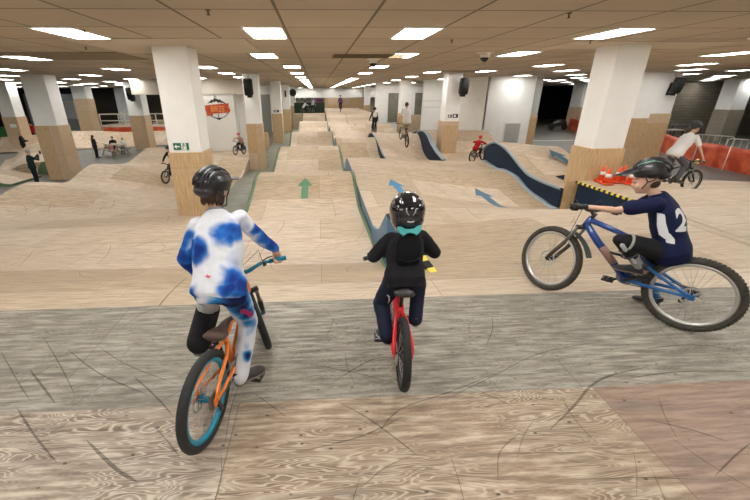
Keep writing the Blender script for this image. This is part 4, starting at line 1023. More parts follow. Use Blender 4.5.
    b.tube(pts, [.0115, .0125, .0155, .0155, .0155, .0125, .0115], 12); ho = b.build('handlebar', P.get('bar', BLKM)); ho.parent = r
    s = MB(); s.tube([S @ (ht1+u*.0), S @ (ht1+u*.055)], .018, 14); s.tube([S @ (ht1+u*.035), S @ (barc)], .019, 12)
    o = s.build('stem', P.get('stemm', BLKM)); o.parent = r
    for s_ in (-1, 1):
        e, i_ = bp(s_*bw, rise, sweep), bp(s_*(bw-.115), rise, sweep*(1-.115/(bw*.55)) if bw else 0)
        g = MB(); g.tube([i_, i_+(e-i_)*.04, i_+(e-i_)*.05, e+(e-i_)*.02], [.0195, .0195, .0165, .0165], 14)
        o = g.build('grip', P.get('grip', BLKM)); o.parent = ho
        l = MB(); q = bp(s_*(bw-.155), rise, sweep*.5); l.tube([q, q+(S.to_3x3() @ (fwd*.03)), q+(S.to_3x3() @ (fwd*.045+Y*s_*.04)), q+(S.to_3x3() @ (fwd*.035+Y*s_*.12))], [.007,.006,.005,.005], 8)
        l.tube([q-(S.to_3x3() @ (Y*.012)), q+(S.to_3x3() @ (Y*.012))], .019, 12)
        o = l.build('brake_lever', P.get('lever', BLKM)); o.parent = ho
        K['grip'+('L' if s_ > 0 else 'R')] = ((e+i_)/2, (e-i_).normalized())
    if det >= 1:
        k_ = MB()
        for s_ in (-1, 1):
            q = bp(s_*(bw-.16), rise, .0); w0 = S.to_3x3() @ fwd
            k_.tube([q, q+w0*.09+V((0,0,.03)), S @ (ht1+fwd*.13+u*.02), S @ (ht0+fwd*.09-u*.03), S @ (ht0+fwd*.03-u*.15+Y*.05)], .0025, 6)
        o = k_.build('brake_cable', BLKM); o.parent = ho
    # saddle
    sd = st_top+V((-math.cos(R_(73)), 0, math.sin(R_(73))))*P.get('post', .08)
    s = MB(); s.tube([st_top-V((0,0,.02)), sd], .0145, 12); po = s.build('seat_post', BLKM); po.parent = r
    s = MB(); sz = sd+V((0,0,.03)); L_ = P.get('sl', .25)
    s.loft([(sz+V((-L_*.52,0,.012)),Y,(0,0,1),.045,.012), (sz+V((-L_*.45,0,.015)),Y,(0,0,1),.070,.026), (sz+V((-L_*.25,0,.008)),Y,(0,0,1),.068,.027), (sz+V((0,0,.0)),Y,(0,0,1),.036,.025), (sz+V((L_*.3,0,.002)),Y,(0,0,1),.021,.021), (sz+V((L_*.5,0,-.006)),Y,(0,0,1),.017,.016)], 18)
    o = s.build('saddle', P.get('saddle', SADB)); o.parent = r; K['saddle'] = sz
    # cranks
    ca = R_(P.get('crank', 0)); cl = P.get('cl', .16); d = V((math.cos(ca), 0, -math.sin(ca)))   # right crank: forward at 0, down at 90
    c = MB(); q = P.get('q', .085)
    for s_, dd in ((-1, d), (1, -d)):
        c = MB(); c.tube([bb+Y*s_*.04, bb+Y*s_*.055, bb+Y*s_*.06+dd*.02, bb+Y*s_*.07+dd*cl], [.012,.014,.012,.010], 10)
        cs_ = c.build('crank', P.get('crankm', BLKM)); cs_.parent = r
    for s_, dd in ((-1, d), (1, -d)):
        pc = bb+Y*s_*(.07+.065)+dd*cl; p = MB(); p.tube([bb+Y*s_*.07+dd*cl, pc+Y*s_*.05], .007, 8)
        for a in (-.042, .042): p.box((pc.x+a-.006, pc.y-.048, pc.z-.010), (pc.x+a+.006, pc.y+.048, pc.z+.010))
        for b_ in (-.048, .048, 0): p.box((pc.x-.045, pc.y+b_-.004, pc.z-.009), (pc.x+.045, pc.y+b_+.004, pc.z+.009))
        o = p.build('pedal', P.get('pedalm', BLKM)); o.parent = r
        K['pedal'+('L' if s_ > 0 else 'R')] = pc
    n_ = 32
    for (R1_, c0, th, sn) in ((.072, bb-Y*.05, .003, 'chainring'), (.052, hr-Y*.050, .010, 'cassette')):
        g = MB()
        ring = []
        for i in range(n_*2):
            a = math.pi*i/n_; rr = R1_+(.004 if i % 2 else 0); ring.append((rr*math.cos(a), rr*math.sin(a)))
        g.prism(ring, (1,0,0), (0,0,1), c0, (0,1,0), th)
        o = g.build(sn, GRYM); o.parent = r
    ch = MB()
    for z_ in (.07, -.07): ch.bar(bb+V((0,-.05,z_)), hr+V((0,-.045, z_*.6)), .007, .009, 0)
    o = ch.build('chain', GRYM); o.parent = r
    if P.get('mech', True):
        s = MB(); s.bar(hr+V((.01,-.06,-.01)), hr+V((.035,-.062,-.075)), .02, .018); s.tube([hr+V((.03,-.066,-.05)), hr+V((.03,-.056,-.05))], .02, 12); s.tube([hr+V((.045,-.066,-.10)), hr+V((.045,-.056,-.10))], .02, 12); s.bar(hr+V((.03,-.06,-.05)), hr+V((.045,-.06,-.10)), .012, .02)
        o = s.build('derailleur', BLKM); o.parent = r
    K['root'] = r; K['M'] = M; K['bb'] = bb; K['st'] = st_top; K['S'] = S; K['barc'] = barc; K['ht1'] = ht1; K['hf'] = hf
    return K

ORF = mat('orange_frame', (.85, .22, .02), .3, coat=.4); TEAL = mat('teal_anodised', (.01, .20, .30), .35, metal=.3); CYR = mat('cyan_rim', (.01, .24, .36), .35)
REDF = mat('red_frame', (.80, .03, .04), .3, coat=.4); REDS = mat('red_stay', (.55, .06, .03), .35)
BLUF = mat('blue_frame', (.008, .045, .22), .3, coat=.5); BLUS = mat('bright_blue_frame', (.01, .13, .38), .3, coat=.4); FADE = mat('frame_copper_panel', (.30, .17, .13), .4); BRNZ = mat('fork_bronze', (.075, .06, .045), .4, metal=.4)
GZ = zz(-1.9)
b1 = bike('bicycle', 'orange bicycle with a cyan rear rim under the rider in white and blue', (-.685, 1.68, GZ), (-.50, 2.56, GZ), 1,
          dict(R=.285, tw=.056, frame=ORF, frame2=ORF, rim=CYR, rimf=BLKM, hub=TEAL, cs=.37, bbh=.27, ha=67, fk=.08, htl=.09, st=.26, post=.03, bar=TEAL, grip=TEAL, lever=BLKM, crank=78, cl=.145, bw=.64, rise=.035, saddle=SADBR, steer=34, stays=ORF, tube=.018, knobs=False))
b2 = bike('bicycle', 'small bright red bicycle under the middle rider in black', (.545, 2.06, GZ), (.62, 2.82, GZ), 0,
          dict(R=.25, tw=.055, frame=REDF, rim=BLKM, cs=.33, bbh=.23, ha=68, fk=.07, htl=.12, st=.26, post=.14, crank=0, cl=.12, bw=.54, rise=.07, saddle=SADB, steer=8, tube=.024, knobs=True))
b3 = bike('bicycle', 'blue full suspension mountain bike standing sideways at the right', (3.09, 2.565, GZ), (2.335, 3.365, GZ), 0,
          dict(R=.330, tw=.060, frame=BLUF, stays=BLUS, panel=FADE, rim=SILV, cs=.46, bbh=.325, ha=66, fk=.13, htl=.10, st=.38, post=-.12, crank=38, cl=.165, bw=.70, rise=.03, knobs=True, fs=True, rubber=RUB2, fork=BRNZ, fender=mat('grey_green_mudguard', (.06,.085,.075), .5), steer=-27, tube=.023))

# ------------------------------------------------------------ people
SKIN = mat('skin_light', (.62, .38, .27), .5, spec=.4); SKIN2 = mat('skin_tan', (.50, .29, .19), .5)
HAIRB = mat('hair_brown', (.055, .028, .015), .6, noise=.5, nscale=40, bump=.6); HAIRK = mat('hair_black', (.012, .010, .009), .6); HAIRG = mat('hair_grey', (.40, .37, .32), .7); HAIRY = mat('hair_blond', (.60, .48, .30), .7)
HELB = mat('helmet_black', (.012, .012, .014), .35, coat=.3); HELG = mat('helmet_gloss_black', (.010, .010, .013), .10, coat=1.0)
KNIT = mat('black_cloth', (.012, .012, .014), .85, spec=.2, bump=.3, nscale=14); NAVC = mat('navy_cloth', (.012, .016, .035), .8, spec=.2, bump=.3, nscale=12)
GLV = mat('glove_black', (.015, .015, .017), .6); SHOE = mat('shoe_dark', (.045, .04, .035), .7, noise=.3, nscale=20); SOLE = mat('shoe_sole', (.16, .14, .12), .7); SOLEB = mat('shoe_sole_pale', (.35, .34, .32), .6)

def remesh(mb, name, m, vox, parent, smooth=2, disp=None):
    o = mb.build(name, m)
    r = o.modifiers.new('r', 'REMESH'); r.mode = 'VOXEL'; r.voxel_size = vox; r.use_smooth_shade = True
    if smooth:
        s = o.modifiers.new('s', 'CORRECTIVE_SMOOTH') if False else o.modifiers.new('s', 'SMOOTH'); s.factor = .5; s.iterations = smooth
    if disp:
        tx = bpy.data.textures.get('cloth_folds') or bpy.data.textures.new('cloth_folds', 'CLOUDS'); tx.noise_scale = .09; tx.noise_depth = 1
        d = o.modifiers.new('d', 'DISPLACE'); d.texture = tx; d.strength = disp; d.mid_level = .5; d.texture_coords = 'LOCAL'
    dg = bpy.context.evaluated_depsgraph_get(); me = bpy.data.meshes.new_from_object(o.evaluated_get(dg), depsgraph=dg)
    me.materials.clear(); me.materials.append(m)
    for p in me.polygons: p.use_smooth = True
    o.modifiers.clear(); old = o.data; o.data = me; bpy.data.meshes.remove(old)
    if parent: parented(o, parent)
    return o
def ik(a, b, l1, l2, pole):
    a, b, pole = V(a), V(b), V(pole); d = b-a; L_ = d.length
    if L_ > (l1+l2)*.999: k = (L_/((l1+l2)*.999)); l1 *= k; l2 *= k
    d.normalize(); c = (l1*l1+L_*L_-l2*l2)/(2*L_); h = math.sqrt(max(0, l1*l1-c*c))
    p = pole-a; p = (p-p.dot(d)*d)
    if p.length < 1e-5: p = V((0,0,1))
    return a+d*c+p.normalized()*h
def frame_from(fwd, up=(0,0,1)):
    f = V(fwd).normalized(); u = V(up); u = (u-u.dot(f)*f).normalized(); l = u.cross(f)
    return Matrix((f, l, u)).transposed()
def head_into(mb, c, F, s, detail=True):
    """head of height .22*s, centred at c (ear level), F: x forward, y left, z up"""
    def P(x, y, z): return V(c)+F @ V((x*s, y*s, z*s))
    def E(x, y, z, rx, ry, rz): mb.ell(P(x,y,z), (rx*s, ry*s, rz*s), 18, 12, 0, F)
    E(-.012, 0, .030, .095, .075, .088); E(.018, 0, -.02, .072, .062, .085); E(.038, 0, -.062, .045, .042, .042)
    E(.010, 0, -.045, .062, .055, .055)
    if detail:
        E(.083, 0, .018, .022, .045, .014)                                  # brow
        mb.tube([P(.083,0,.012), P(.096,0,-.008), P(.106,0,-.026), P(.092,0,-.034)], [.009*s,.0105*s,.0135*s,.010*s], 10)   # nose
        E(.098, .009, -.028, .008,.007,.007); E(.098, -.009, -.028, .008,.007,.007)
        E(.080, 0, -.050, .014, .022, .0065); E(.078, 0, -.060, .014, .020, .0075)   # lips
        E(.062, 0, -.085, .020, .022, .017)                                 # chin
        for q in (-1, 1): E(.062, q*.036, -.025, .022, .018, .022)           # cheeks
    for q in (-1, 1):
        E(-.005, q*.076, -.002, .017, .008, .030); E(.002, q*.078, -.024, .009, .007, .012)
def eyes(c, F, s, parent):
    W = mat('eye_white', (.8,.78,.75), .2); D = mat('eye_iris', (.03,.02,.015), .15)
    for q in (-1, 1):
        b = MB(); p = V(c)+F @ V((.0775*s, q*.031*s, .001*s)); b.ell(p, .0125*s, 12, 8); o = parented(b.build('eye', W), parent)
        b = MB(); b.ell(p+F @ V((.0095*s, 0, -.001*s)), (.0052*s, .0062*s, .0062*s), 10, 6); parented(b.build('iris', D), o)
        b = MB(); b.tube([p+F @ V((.008*s, -.018*s, .015*s)), p+F @ V((.014*s, 0, .021*s)), p+F @ V((.006*s, .02*s, .016*s))], [.0025*s,.0035*s,.002*s], 8); parented(b.build('eyebrow', HAIRB), parent)
def grip_hand(mb, pos, axis, wrist, s, side, up=(0,0,1)):
    """hand closed round a grip: pos on grip axis, axis points outward (to little finger), wrist position"""
    pos, a, w = V(pos), V(axis).normalized(), V(wrist)
    bk = (w-pos); bk = (bk-bk.dot(a)*a).normalized()         # towards the wrist, square to the bar
    dn = bk.cross(a); dn = dn if dn.z < 0 else -dn            # downwards side
    rb = .017; rf = .0088*s; ln = (.92, 1.0, .95, .78)
    kn = pos - dn*(rb+.006) + bk*.004                         # knuckle line on top
    # palm
    for k in (-1, -.33, .33, 1):
        c = kn + a*.024*s*k; mb.cap(w-bk*.004+a*.012*s*k, c+bk*.006, .0155*s, .0135*s, 10)
    mb.cap(w+bk*.01, w-bk*.02, .020*s, .022*s, 12)
    for i, k in enumerate((-1.15, -.4, .36, 1.1)):
        q = kn + a*.0235*s*k; pts = [q+bk*.010]; rr = rb+rf*.9
        for an in (100, 140, 185, 225, 265, 300):
            if an > 185+95*ln[i]+20: break
            t = R_(an); pts.append(pos + a*.0235*s*k + (bk*math.cos(t) - dn*math.sin(t))*rr)
        mb.tube(pts, [rf*1.1]+[rf]*(len(pts)-2)+[rf*.8], 9)
    # thumb leaves the inner side of the palm, runs round the underside
    tb = w.lerp(kn, .35)-a*.026*s; tp = [tb, tb.lerp(pos, .5)-a*.016*s+dn*.012, pos-a*.030*s+dn*.010+bk*(rb+.006), pos-a*.028*s+dn*(rb+rf), pos-a*.024*s+dn*(rb+rf*.8)-bk*.018]
    mb.tube(tp, [.013*s, .0115*s, .0105*s, .0095*s, .008*s], 9)
def open_hand(mb, w, d, s, palm=(0,0,1)):
    d = V(d).normalized(); n = V(palm); n = (n-n.dot(d)*d).normalized(); x = d.cross(n)
    mb.loft([(V(w), x, n, .022*s, .018*s), (V(w)+d*.04*s, x, n, .036*s, .014*s), (V(w)+d*.085*s, x, n, .038*s, .012*s)], 14)
    for i, (k, l) in enumerate(((-1.5,.066), (-.5,.075), (.5,.07), (1.5,.055))):
        b = V(w)+d*.078*s+x*k*.018*s; mb.tube([b, b+d*l*.5*s-n*.005*s, b+d*l*s-n*.02*s], [.0085*s,.0078*s,.0065*s], 8)
    b = V(w)+d*.025*s-x*.03*s; mb.tube([b, b+d*.03*s-x*.022*s, b+d*.06*s-x*.026*s-n*.01*s], [.011*s,.010*s,.008*s], 8)
def shoe(ball, heel, s, up, name, parent, m, ms):
    ball, heel, up = V(ball), V(heel), V(up).normalized(); d = (ball-heel).normalized(); up = (up-up.dot(d)*d).normalized(); x = d.cross(up); L_ = (ball-heel).length
    def c(t, h): return heel+d*L_*t+up*h*s
    b = MB(); b.loft([(c(-.16,.045), x, up, .022*s, .028*s), (c(-.10,.05), x, up, .034*s, .05*s), (c(.12,.055), x, up, .038*s, .055*s), (c(.45,.045), x, up, .038*s, .045*s), (c(.8,.033), x, up, .046*s, .034*s), (c(1.12,.026), x, up, .044*s, .026*s), (c(1.34,.020), x, up, .028*s, .018*s), (c(1.4,.018), x, up, .012*s, .010*s)], 20, e=2.4)
    b.loft([(c(-.06,.05), up, d, .001, .001), (c(-.02,.09), x, d, .036*s, .045*s), (c(0.0,.125), x, d, .040*s, .048*s)], 18)
    o = parented(b.build(name, m), parent)
    q = MB(); q.loft([(c(-.18,.008), x, up, .024*s, .012*s), (c(-.1,.008), x, up, .040*s, .013*s), (c(.4,.008), x, up, .040*s, .012*s), (c(.85,.008), x, up, .052*s, .012*s), (c(1.2,.010), x, up, .046*s, .012*s), (c(1.42,.014), x, up, .018*s, .010*s)], 18, e=3)
    parented(q.build('sole', ms), o)
    l = MB()
    for t in (.42, .55, .68): l.tube([c(t,.075-.035*t)+x*.022*s, c(t+.02,.088-.038*t), c(t,.075-.035*t)-x*.022*s], .0035*s, 6)
    parented(l.build('laces', mat('lace_grey', (.12,.12,.12), .8)), o)
    return o
def vec(*a): return V(a)
def figure(name, label, G, J, s, mats, opt):
    """G ground point; J joints in world space. keys: pelvis chest neck head headF headU, shL shR elL elR haL haR, hipL hipR knL knR anL anR, toeL toeR"""
    r = tag(empty(name, G), label, 'person', opt.get('group'))
    J = {k: V(v) for k, v in J.items()}; vox = opt.get('vox', .0065); det = opt.get('detail', True)
    F = frame_from(J['headF'], J['headU'])
    b = MB(); wr = {}
    pel, che, nk, hd = J['pelvis'], J['chest'], J['neck'], J['head']
    ax = (J['shL']-J['shR']).normalized(); hx = (J['hipL']-J['hipR']).normalized()
    sp = (nk-pel).normalized(); fy = ax.cross(sp).normalized()
    tw = opt.get('torso', 1.0)
    def torso(mb, g, top=True, bottom=True, long=0.0, loose=0.0):
        secs = []
        def S_(p, x, w_, d_, o=0): 
            t = (sp); y = x.cross(t).normalized(); secs.append((p, x, y, (w_*s+g)*tw, d_*s+g))
        if bottom: S_(pel-sp*(.10*s+long), hx, .120+loose, .10+loose*.6)
        S_(pel-sp*.03*s, hx, .160+loose, .120+loose*.6); S_(pel+sp*.07*s, hx, .148+loose, .108+loose*.6)
        mid = pel.lerp(che, .5); S_(mid, hx.lerp(ax, .5).normalized(), .138+loose*.7, .100+loose*.5)
        S_(che, ax, .163+loose*.3, .112+loose*.3); S_(che.lerp(nk, .45), ax, .158, .100); S_(che.lerp(nk, .78), ax, .108, .078); S_(nk, ax, .060, .058)
        mb.loft(secs, 26, e=2.3)
    torso(b, 0)
    b.cap(nk-sp*.03*s, hd-F @ V((.012*s,0,.05*s)), .052*s, .047*s)
    head_into(b, hd, F, s*opt.get('hs', 1.0), det)
    gls = {}
    for q, sg in (('L', 1), ('R', -1)):
        gl = gls[q] = MB(); sh, el, ha = J['sh'+q], J['el'+q], J['ha'+q]
        g = opt.get('grip'+q)
        if g:
            gp, ga = V(g[0]), V(g[1]); bk = (el-gp); bk = (bk-bk.dot(ga)*ga); bk.normalize(); wrist = gp+bk*.075*s+V((0,0,.022*s)); 
        else: wrist = ha
        wr[q] = wrist
        b.ell(sh, .046*s); b.cap(sh, el, .041*s, .032*s); b.cap(el, wrist, .032*s, .021*s); b.cap(el.lerp(wrist,.12), el.lerp(wrist,.42), .034*s, .030*s)
        b.cap(che.lerp(nk,.5)+ax*sg*.05*s, sh-ax*sg*.01*s, .062*s, .042*s)
        tgt = gl if opt.get('gloves') else b
        if g: grip_hand(tgt, gp, ga, wrist, s*(1.08 if opt.get('gloves') else 1), sg)
        else: open_hand(tgt, wrist, opt.get('hd'+q, (wrist-el)), s, opt.get('palm'+q, (0,0,1)))
        if opt.get('gloves'): gl.cap(wrist+(el-wrist).normalized()*.03*s, wrist, .027*s, .026*s)
        hp, kn, an = J['hip'+q], J['kn'+q], J['an'+q]
        b.cap(hp, kn, .078*s, .052*s); b.cap(kn, an, .050*s, .032*s); b.cap(kn.lerp(an,.12), kn.lerp(an,.42), .048*s, .046*s)
    body = remesh(b, 'body', mats['skin'], vox, r)
    if opt.get('gloves'):
        for q in gls: remesh(gls[q], 'glove', mats.get('glove', GLV), vox*.8, r, 1)
    # shirt
    if 'shirt' in mats:
        t = MB(); g = opt.get('shirtg', .014); torso(t, g, long=opt.get('shirtlong', .02), loose=opt.get('loose', .008))
        for q, sg in (('L', 1), ('R', -1)):
            sh, el, w_ = J['sh'+q], J['el'+q], wr[q]; sv = opt.get('sleeve', 1.0)
            t.cap(che.lerp(nk,.5)+ax*sg*.05*s, sh-ax*sg*.015*s, .066*s+g*.5, .044*s+g)
            sc_ = opt.get('sleeveg', 1.0)
            if sv >= 1.0: t.cap(sh, el, .042*s+g, .036*s+g*sc_); t.cap(el, el.lerp(w_, .95*min(1, sv)), .036*s+g*sc_, .025*s+g*.6)
            else: t.cap(sh, sh.lerp(el, sv), .046*s+g, .046*s+g*sc_)
        remesh(t, 'shirt', mats['shirt'], vox, r, 3, opt.get('fold', .010))
        c = MB(); c.tube([nk+sp*.005*s+ax*math.cos(a)*.058*s*1.05+fy*math.sin(a)*.056*s for a in [2*math.pi*i/20 for i in range(20)]], .009*s+.004, 8, closed=True)
        parented(c.build('collar', mats.get('collar', mats['shirt'])), r)
    # trousers
    if 'trousers' in mats:
        t = MB(); g = opt.get('trg', .012); le = opt.get('leg', 1.0)
        t.loft([(pel+sp*.06*s, hx, hx.cross(sp), .152*s+g, .112*s+g), (pel-sp*.03*s, hx, hx.cross(sp), .166*s+g, .128*s+g), (pel-sp*.10*s, hx, hx.cross(sp), .150*s+g, .115*s+g)], 24)
        for q in ('L', 'R'):
            hp, kn, an = J['hip'+q], J['kn'+q], J['an'+q]
            t.ell(hp-sp*.01*s, .088*s+g)
            if le >= 1: t.cap(hp, kn, .084*s+g, .058*s+g); t.cap(kn, kn.lerp(an, opt.get('legend', 1.03)), .056*s+g, .040*s+g*opt.get('cuff', 1.0))
            else: t.cap(hp, hp.lerp(kn, le), .086*s+g, .066*s+g)
        remesh(t, 'trousers', mats['trousers'], vox, r, 3, opt.get('fold', .010))
    for q in ('L', 'R'):
        an, to = J['an'+q], J['toe'+q]
        up = opt.get('fup'+q, (0,0,1)); u = V(up).normalized()
        heel = an-u*.085*s; dd = (to-an); dd = (dd-dd.dot(u)*u).normalized(); ball = heel+dd*.145*s
        shoe(ball, heel-dd*.02*s, s, u, 'shoe', r, mats.get('shoe', SHOE), mats.get('sole', SOLE))
    J['F'] = F; J['s'] = s; J['root'] = r; J['wr'] = wr; J['sp'] = sp; J['ax'] = ax
    return J
def helmet(J, m, visor=True, vents=True, m2=None, stripe=None, strap=True, s_=None, vl=1.0, droop=0.0, dz=0.0):
    c, F, s, r = J['head']+J['F'] @ V((-dz*.3,0,dz)), J['F'], (s_ or J['s']), J['root']
    def P(x, y, z): return V(c)+F @ V((x*s, y*s, z*s))
    h = MB(); secs = []
    # bowl: stacked rings, elongated to the back
    for z, rx, ry, cx in ((.004,.108,.084,-.018),(.030,.122,.096,-.016),(.065,.122,.095,-.016),(.095,.106,.082,-.020),(.118,.080,.060,-.026),(.132,.045,.034,-.032),(.137,.012,.010,-.034)):
        secs.append((P(cx,0,z), F @ V((1,0,0)), F @ V((0,1,0)), rx*s, ry*s))
    h.loft(secs, 30)
    h.ell(P(-.085,0,.005), (.055*s,.075*s,.040*s), 20, 12, 0, F)
    o = remesh(h, 'helmet', m, .006, r, 2)
    v = MB()
    for y in (-.062, -.034, 0, .034, .062):
        pts = []
        for t in range(9):
            a = R_(18+t*19); rr = math.sqrt(max(.0, 1-(y/.098)**2)); pts.append(P(-.016+.131*rr*math.cos(a), y*(1-.15*math.sin(a)), .016+.127*rr*abs(math.sin(a))**.9))
        v.tube(pts, [.007*s]+[.0125*s]*7+[.007*s], 8)
    parented(v.build('helmet_ridges', m2 or m), o)
    if vents:
        q = MB()
        for y in (-.048, -.017, .017, .048):
            for a0, a1 in ((35, 62), (75, 105), (118, 145)):
                pts = []
                for k in range(4):
                    a = R_(a0+(a1-a0)*k/3); rr = math.sqrt(1-(y/.098)**2); pts.append(P(-.016+.129*rr*math.cos(a), y, .018+.1235*rr*math.sin(a)**.9))
                q.tube(pts, [.004*s,.010*s,.010*s,.004*s], 8)
        parented(q.build('vents', mat('vent_dark', (.002,.002,.002), .9)), o)
    if visor:
        q = MB(); w_ = .078
        A = []; 
        for i in range(9):
            t = -1+2*i/8; A.append((t, .062+(.034)*(1-t*t)))
        top = [P(x-.012, t*w_, .072+.014*(1-t*t)) for t, x in A]; tip = [P(x+(.088*(1-.35*t*t)+.015)*vl, t*w_*.78, .062-droop+.006*(1-t*t)) for t, x in A]
        bt = [p-F @ V((0,0,.006*s)) for p in top]; bp_ = [p-F @ V((0,0,.004*s)) for p in tip]; n = 9
        q.add(top+tip+bt+bp_, [(i, i+1, n+i+1, n+i) for i in range(n-1)]+[(2*n+i, 3*n+i, 3*n+i+1, 2*n+i+1) for i in range(n-1)]+[(n+i, n+i+1, 3*n+i+1, 3*n+i) for i in range(n-1)]+[(0, n, 3*n, 2*n), (n-1, 3*n-1, 4*n-1, 2*n-1)], 0, True)
        parented(q.build('visor', m2 or m), o)
    if stripe:
        q = MB(); q.tube([P(.095,.03,.085), P(.05,.055,.118), P(-.02,.060,.130), P(-.08,.05,.110)], [.004*s,.009*s,.009*s,.003*s], 8, flat=(F @ V((0,1,0)), .5)); parented(q.build('stripe', stripe), o)
    if strap:
        q = MB()
        for g in (-1, 1): q.tube([P(.03,g*.086,.015), P(.012,g*.080,-.03), P(.045,g*.045,-.088), P(.055,0,-.108)], .005*s, 6); q.tube([P(-.06,g*.078,.01), P(-.02,g*.082,-.022), P(.012,g*.080,-.03)], .005*s, 6)
        parented(q.build('chin_strap', BLKM), o)
    return o
def w(K, v): return K['M'] @ V(v)

# ---- rider 1: white and blue kit, orange bicycle
def jersey():
    m = bpy.data.materials.new('white_blue_jersey'); m.use_nodes = True; nt, N, L = nodes(m); b = N['Principled BSDF']; b.inputs['Roughness'].default_value = .7; b.inputs['Specular IOR Level'].default_value = .25
    tc = N.new('ShaderNodeTexCoord'); return m, nt, N, L, b, tc
def blobs(name, base, spots_, c1, c2, nz=.05, sc_=9):
    """dye pattern: soft spots of colour at fixed places on the garment"""
    m = bpy.data.materials.new(name); m.use_nodes = True; nt, N, L = nodes(m); b = N['Principled BSDF']; b.inputs['Roughness'].default_value = .75; b.inputs['Specular IOR Level'].default_value = .2
    tc = N.new('ShaderNodeTexCoord'); n = N.new('ShaderNodeTexNoise'); n.inputs['Scale'].default_value = sc_; L.new(tc.outputs['Object'], n.inputs['Vector'])
    sv = N.new('ShaderNodeVectorMath'); sv.operation = 'SCALE'; sv.inputs['Scale'].default_value = nz*2; L.new(n.outputs['Color'], sv.inputs[0])
    ad = N.new('ShaderNodeVectorMath'); L.new(tc.outputs['Object'], ad.inputs[0]); L.new(sv.outputs[0], ad.inputs[1])
    sb = N.new('ShaderNodeVectorMath'); sb.operation = 'SUBTRACT'; sb.inputs[1].default_value = (nz,)*3; L.new(ad.outputs[0], sb.inputs[0])
    acc = None
    for p, rad in spots_:
        d = N.new('ShaderNodeVectorMath'); d.operation = 'DISTANCE'; L.new(sb.outputs[0], d.inputs[0]); d.inputs[1].default_value = tuple(p)
        mr = N.new('ShaderNodeMapRange'); mr.inputs[1].default_value = rad*1.7; mr.inputs[2].default_value = rad*.35; mr.interpolation_type = 'SMOOTHSTEP'; L.new(d.outputs['Value'], mr.inputs[0])
        if acc is None: acc = mr.outputs[0]
        else:
            mx = N.new('ShaderNodeMath'); mx.operation = 'MAXIMUM'; L.new(acc, mx.inputs[0]); L.new(mr.outputs[0], mx.inputs[1]); acc = mx.outputs[0]
    r = ramp(N, [(0, base), (.35, tuple(base[i]*.35+c2[i]*.65 for i in range(3))), (.6, c2), (1, c1)]); L.new(acc, r.inputs[0]); L.new(r.outputs[0], b.inputs['Base Color'])
    return m
from mathutils.bvhtree import BVHTree
def bvh_of(o):
    me = o.data; mw = o.matrix_world.copy() if False else Matrix.Identity(4)
    # meshes are authored in world space before parenting
    return BVHTree.FromPolygons([v.co.copy() for v in me.vertices], [tuple(p.vertices) for p in me.polygons])
def patch(name, m, root, target, origin, ax, ay, poly, nrm, t=.003, cell=.006):
    """cut a flat outline into small cells and lay it on the target surface as a thin printed patch"""
    bv = bvh_of(target); ax, ay, nrm = V(ax).normalized(), V(ay).normalized(), V(nrm).normalized(); origin = V(origin)
    xs = [p[0] for p in poly]; ys = [p[1] for p in poly]
    def inside(x, y):
        c = False; j = len(poly)-1
        for i in range(len(poly)):
            xi, yi = poly[i]; xj, yj = poly[j]
            if (yi > y) != (yj > y) and x < (xj-xi)*(y-yi)/(yj-yi)+xi: c = not c
            j = i
        return c
    idx = {}; vs = []; fs = []
    nx = int((max(xs)-min(xs))/cell)+1; ny = int((max(ys)-min(ys))/cell)+1
    def pt(i, j):
        if (i, j) in idx: return idx[(i, j)]
        p = origin+ax*(min(xs)+i*cell)+ay*(min(ys)+j*cell)
        hit = bv.ray_cast(p+nrm*.5, -nrm)
        if hit[0] is None: idx[(i, j)] = None; return None
        vs.append(hit[0]+nrm*t); idx[(i, j)] = len(vs)-1; return len(vs)-1
    for i in range(nx):
        for j in range(ny):
            if inside(min(xs)+(i+.5)*cell, min(ys)+(j+.5)*cell):
                q = [pt(i,j), pt(i+1,j), pt(i+1,j+1), pt(i,j+1)]
                if None not in q: fs.append(q)
    b = MB(); b.add(vs, fs, 0, True)
    if not fs: return None
    o = b.build(name, m); parented(o, root); return o
def child(root, name):
    for c in root.children:
        if c.name.split('.')[0] == name: return c

# ---------------- rider 1
pL, pR = w(b1, b1['pedalL']), w(b1, b1['pedalR'])
def gripw(K, q):
    a = K['grip'+q]; return (K['M'] @ a[0], (K['M'].to_3x3() @ a[1]))
def legs(K, J, q, pd, heading, s, up=(0,0,1), lift=.10, back=.06, l1=.40, l2=.39, pole=None):
    u = V(up).normalized(); h = V(heading).normalized()
    an = pd+u*(.012+.085*s)-h*(.125*s); J['an'+q] = an; J['toe'+q] = an+h*.15*s
    J['kn'+q] = ik(J['hip'+q], an, l1*s, l2*s, J['hip'+q]+(V(pole) if pole else h*.6+V((0,0,.2))))
h1 = (b1['M'].to_3x3() @ V((1,0,0)))
S1 = .86
J = dict(pelvis=(-.625,2.04,2.85), chest=(-.645,2.20,3.07), neck=(-.66,2.31,3.265), head=(-.665,2.385,3.385), headF=(.50,.86,-.12), headU=(.05,.1,1),
         shL=(-.775,2.27,3.195), shR=(-.515,2.33,3.215), elL=(-.86,2.19,3.00), elR=(-.395,2.38,3.04), hipL=(-.695,2.06,2.83), hipR=(-.54,2.03,2.84))
J = {k: V(v) for k, v in J.items()}
for q, pd in (('L', pL), ('R', pR)): legs(b1, J, q, pd, h1 if q == 'L' else V((.75,.66,0)), S1, pole=(-.05,.7,.1) if q == 'L' else (.15,.6,.1))
J['haL'] = J['haR'] = V((0,0,0))
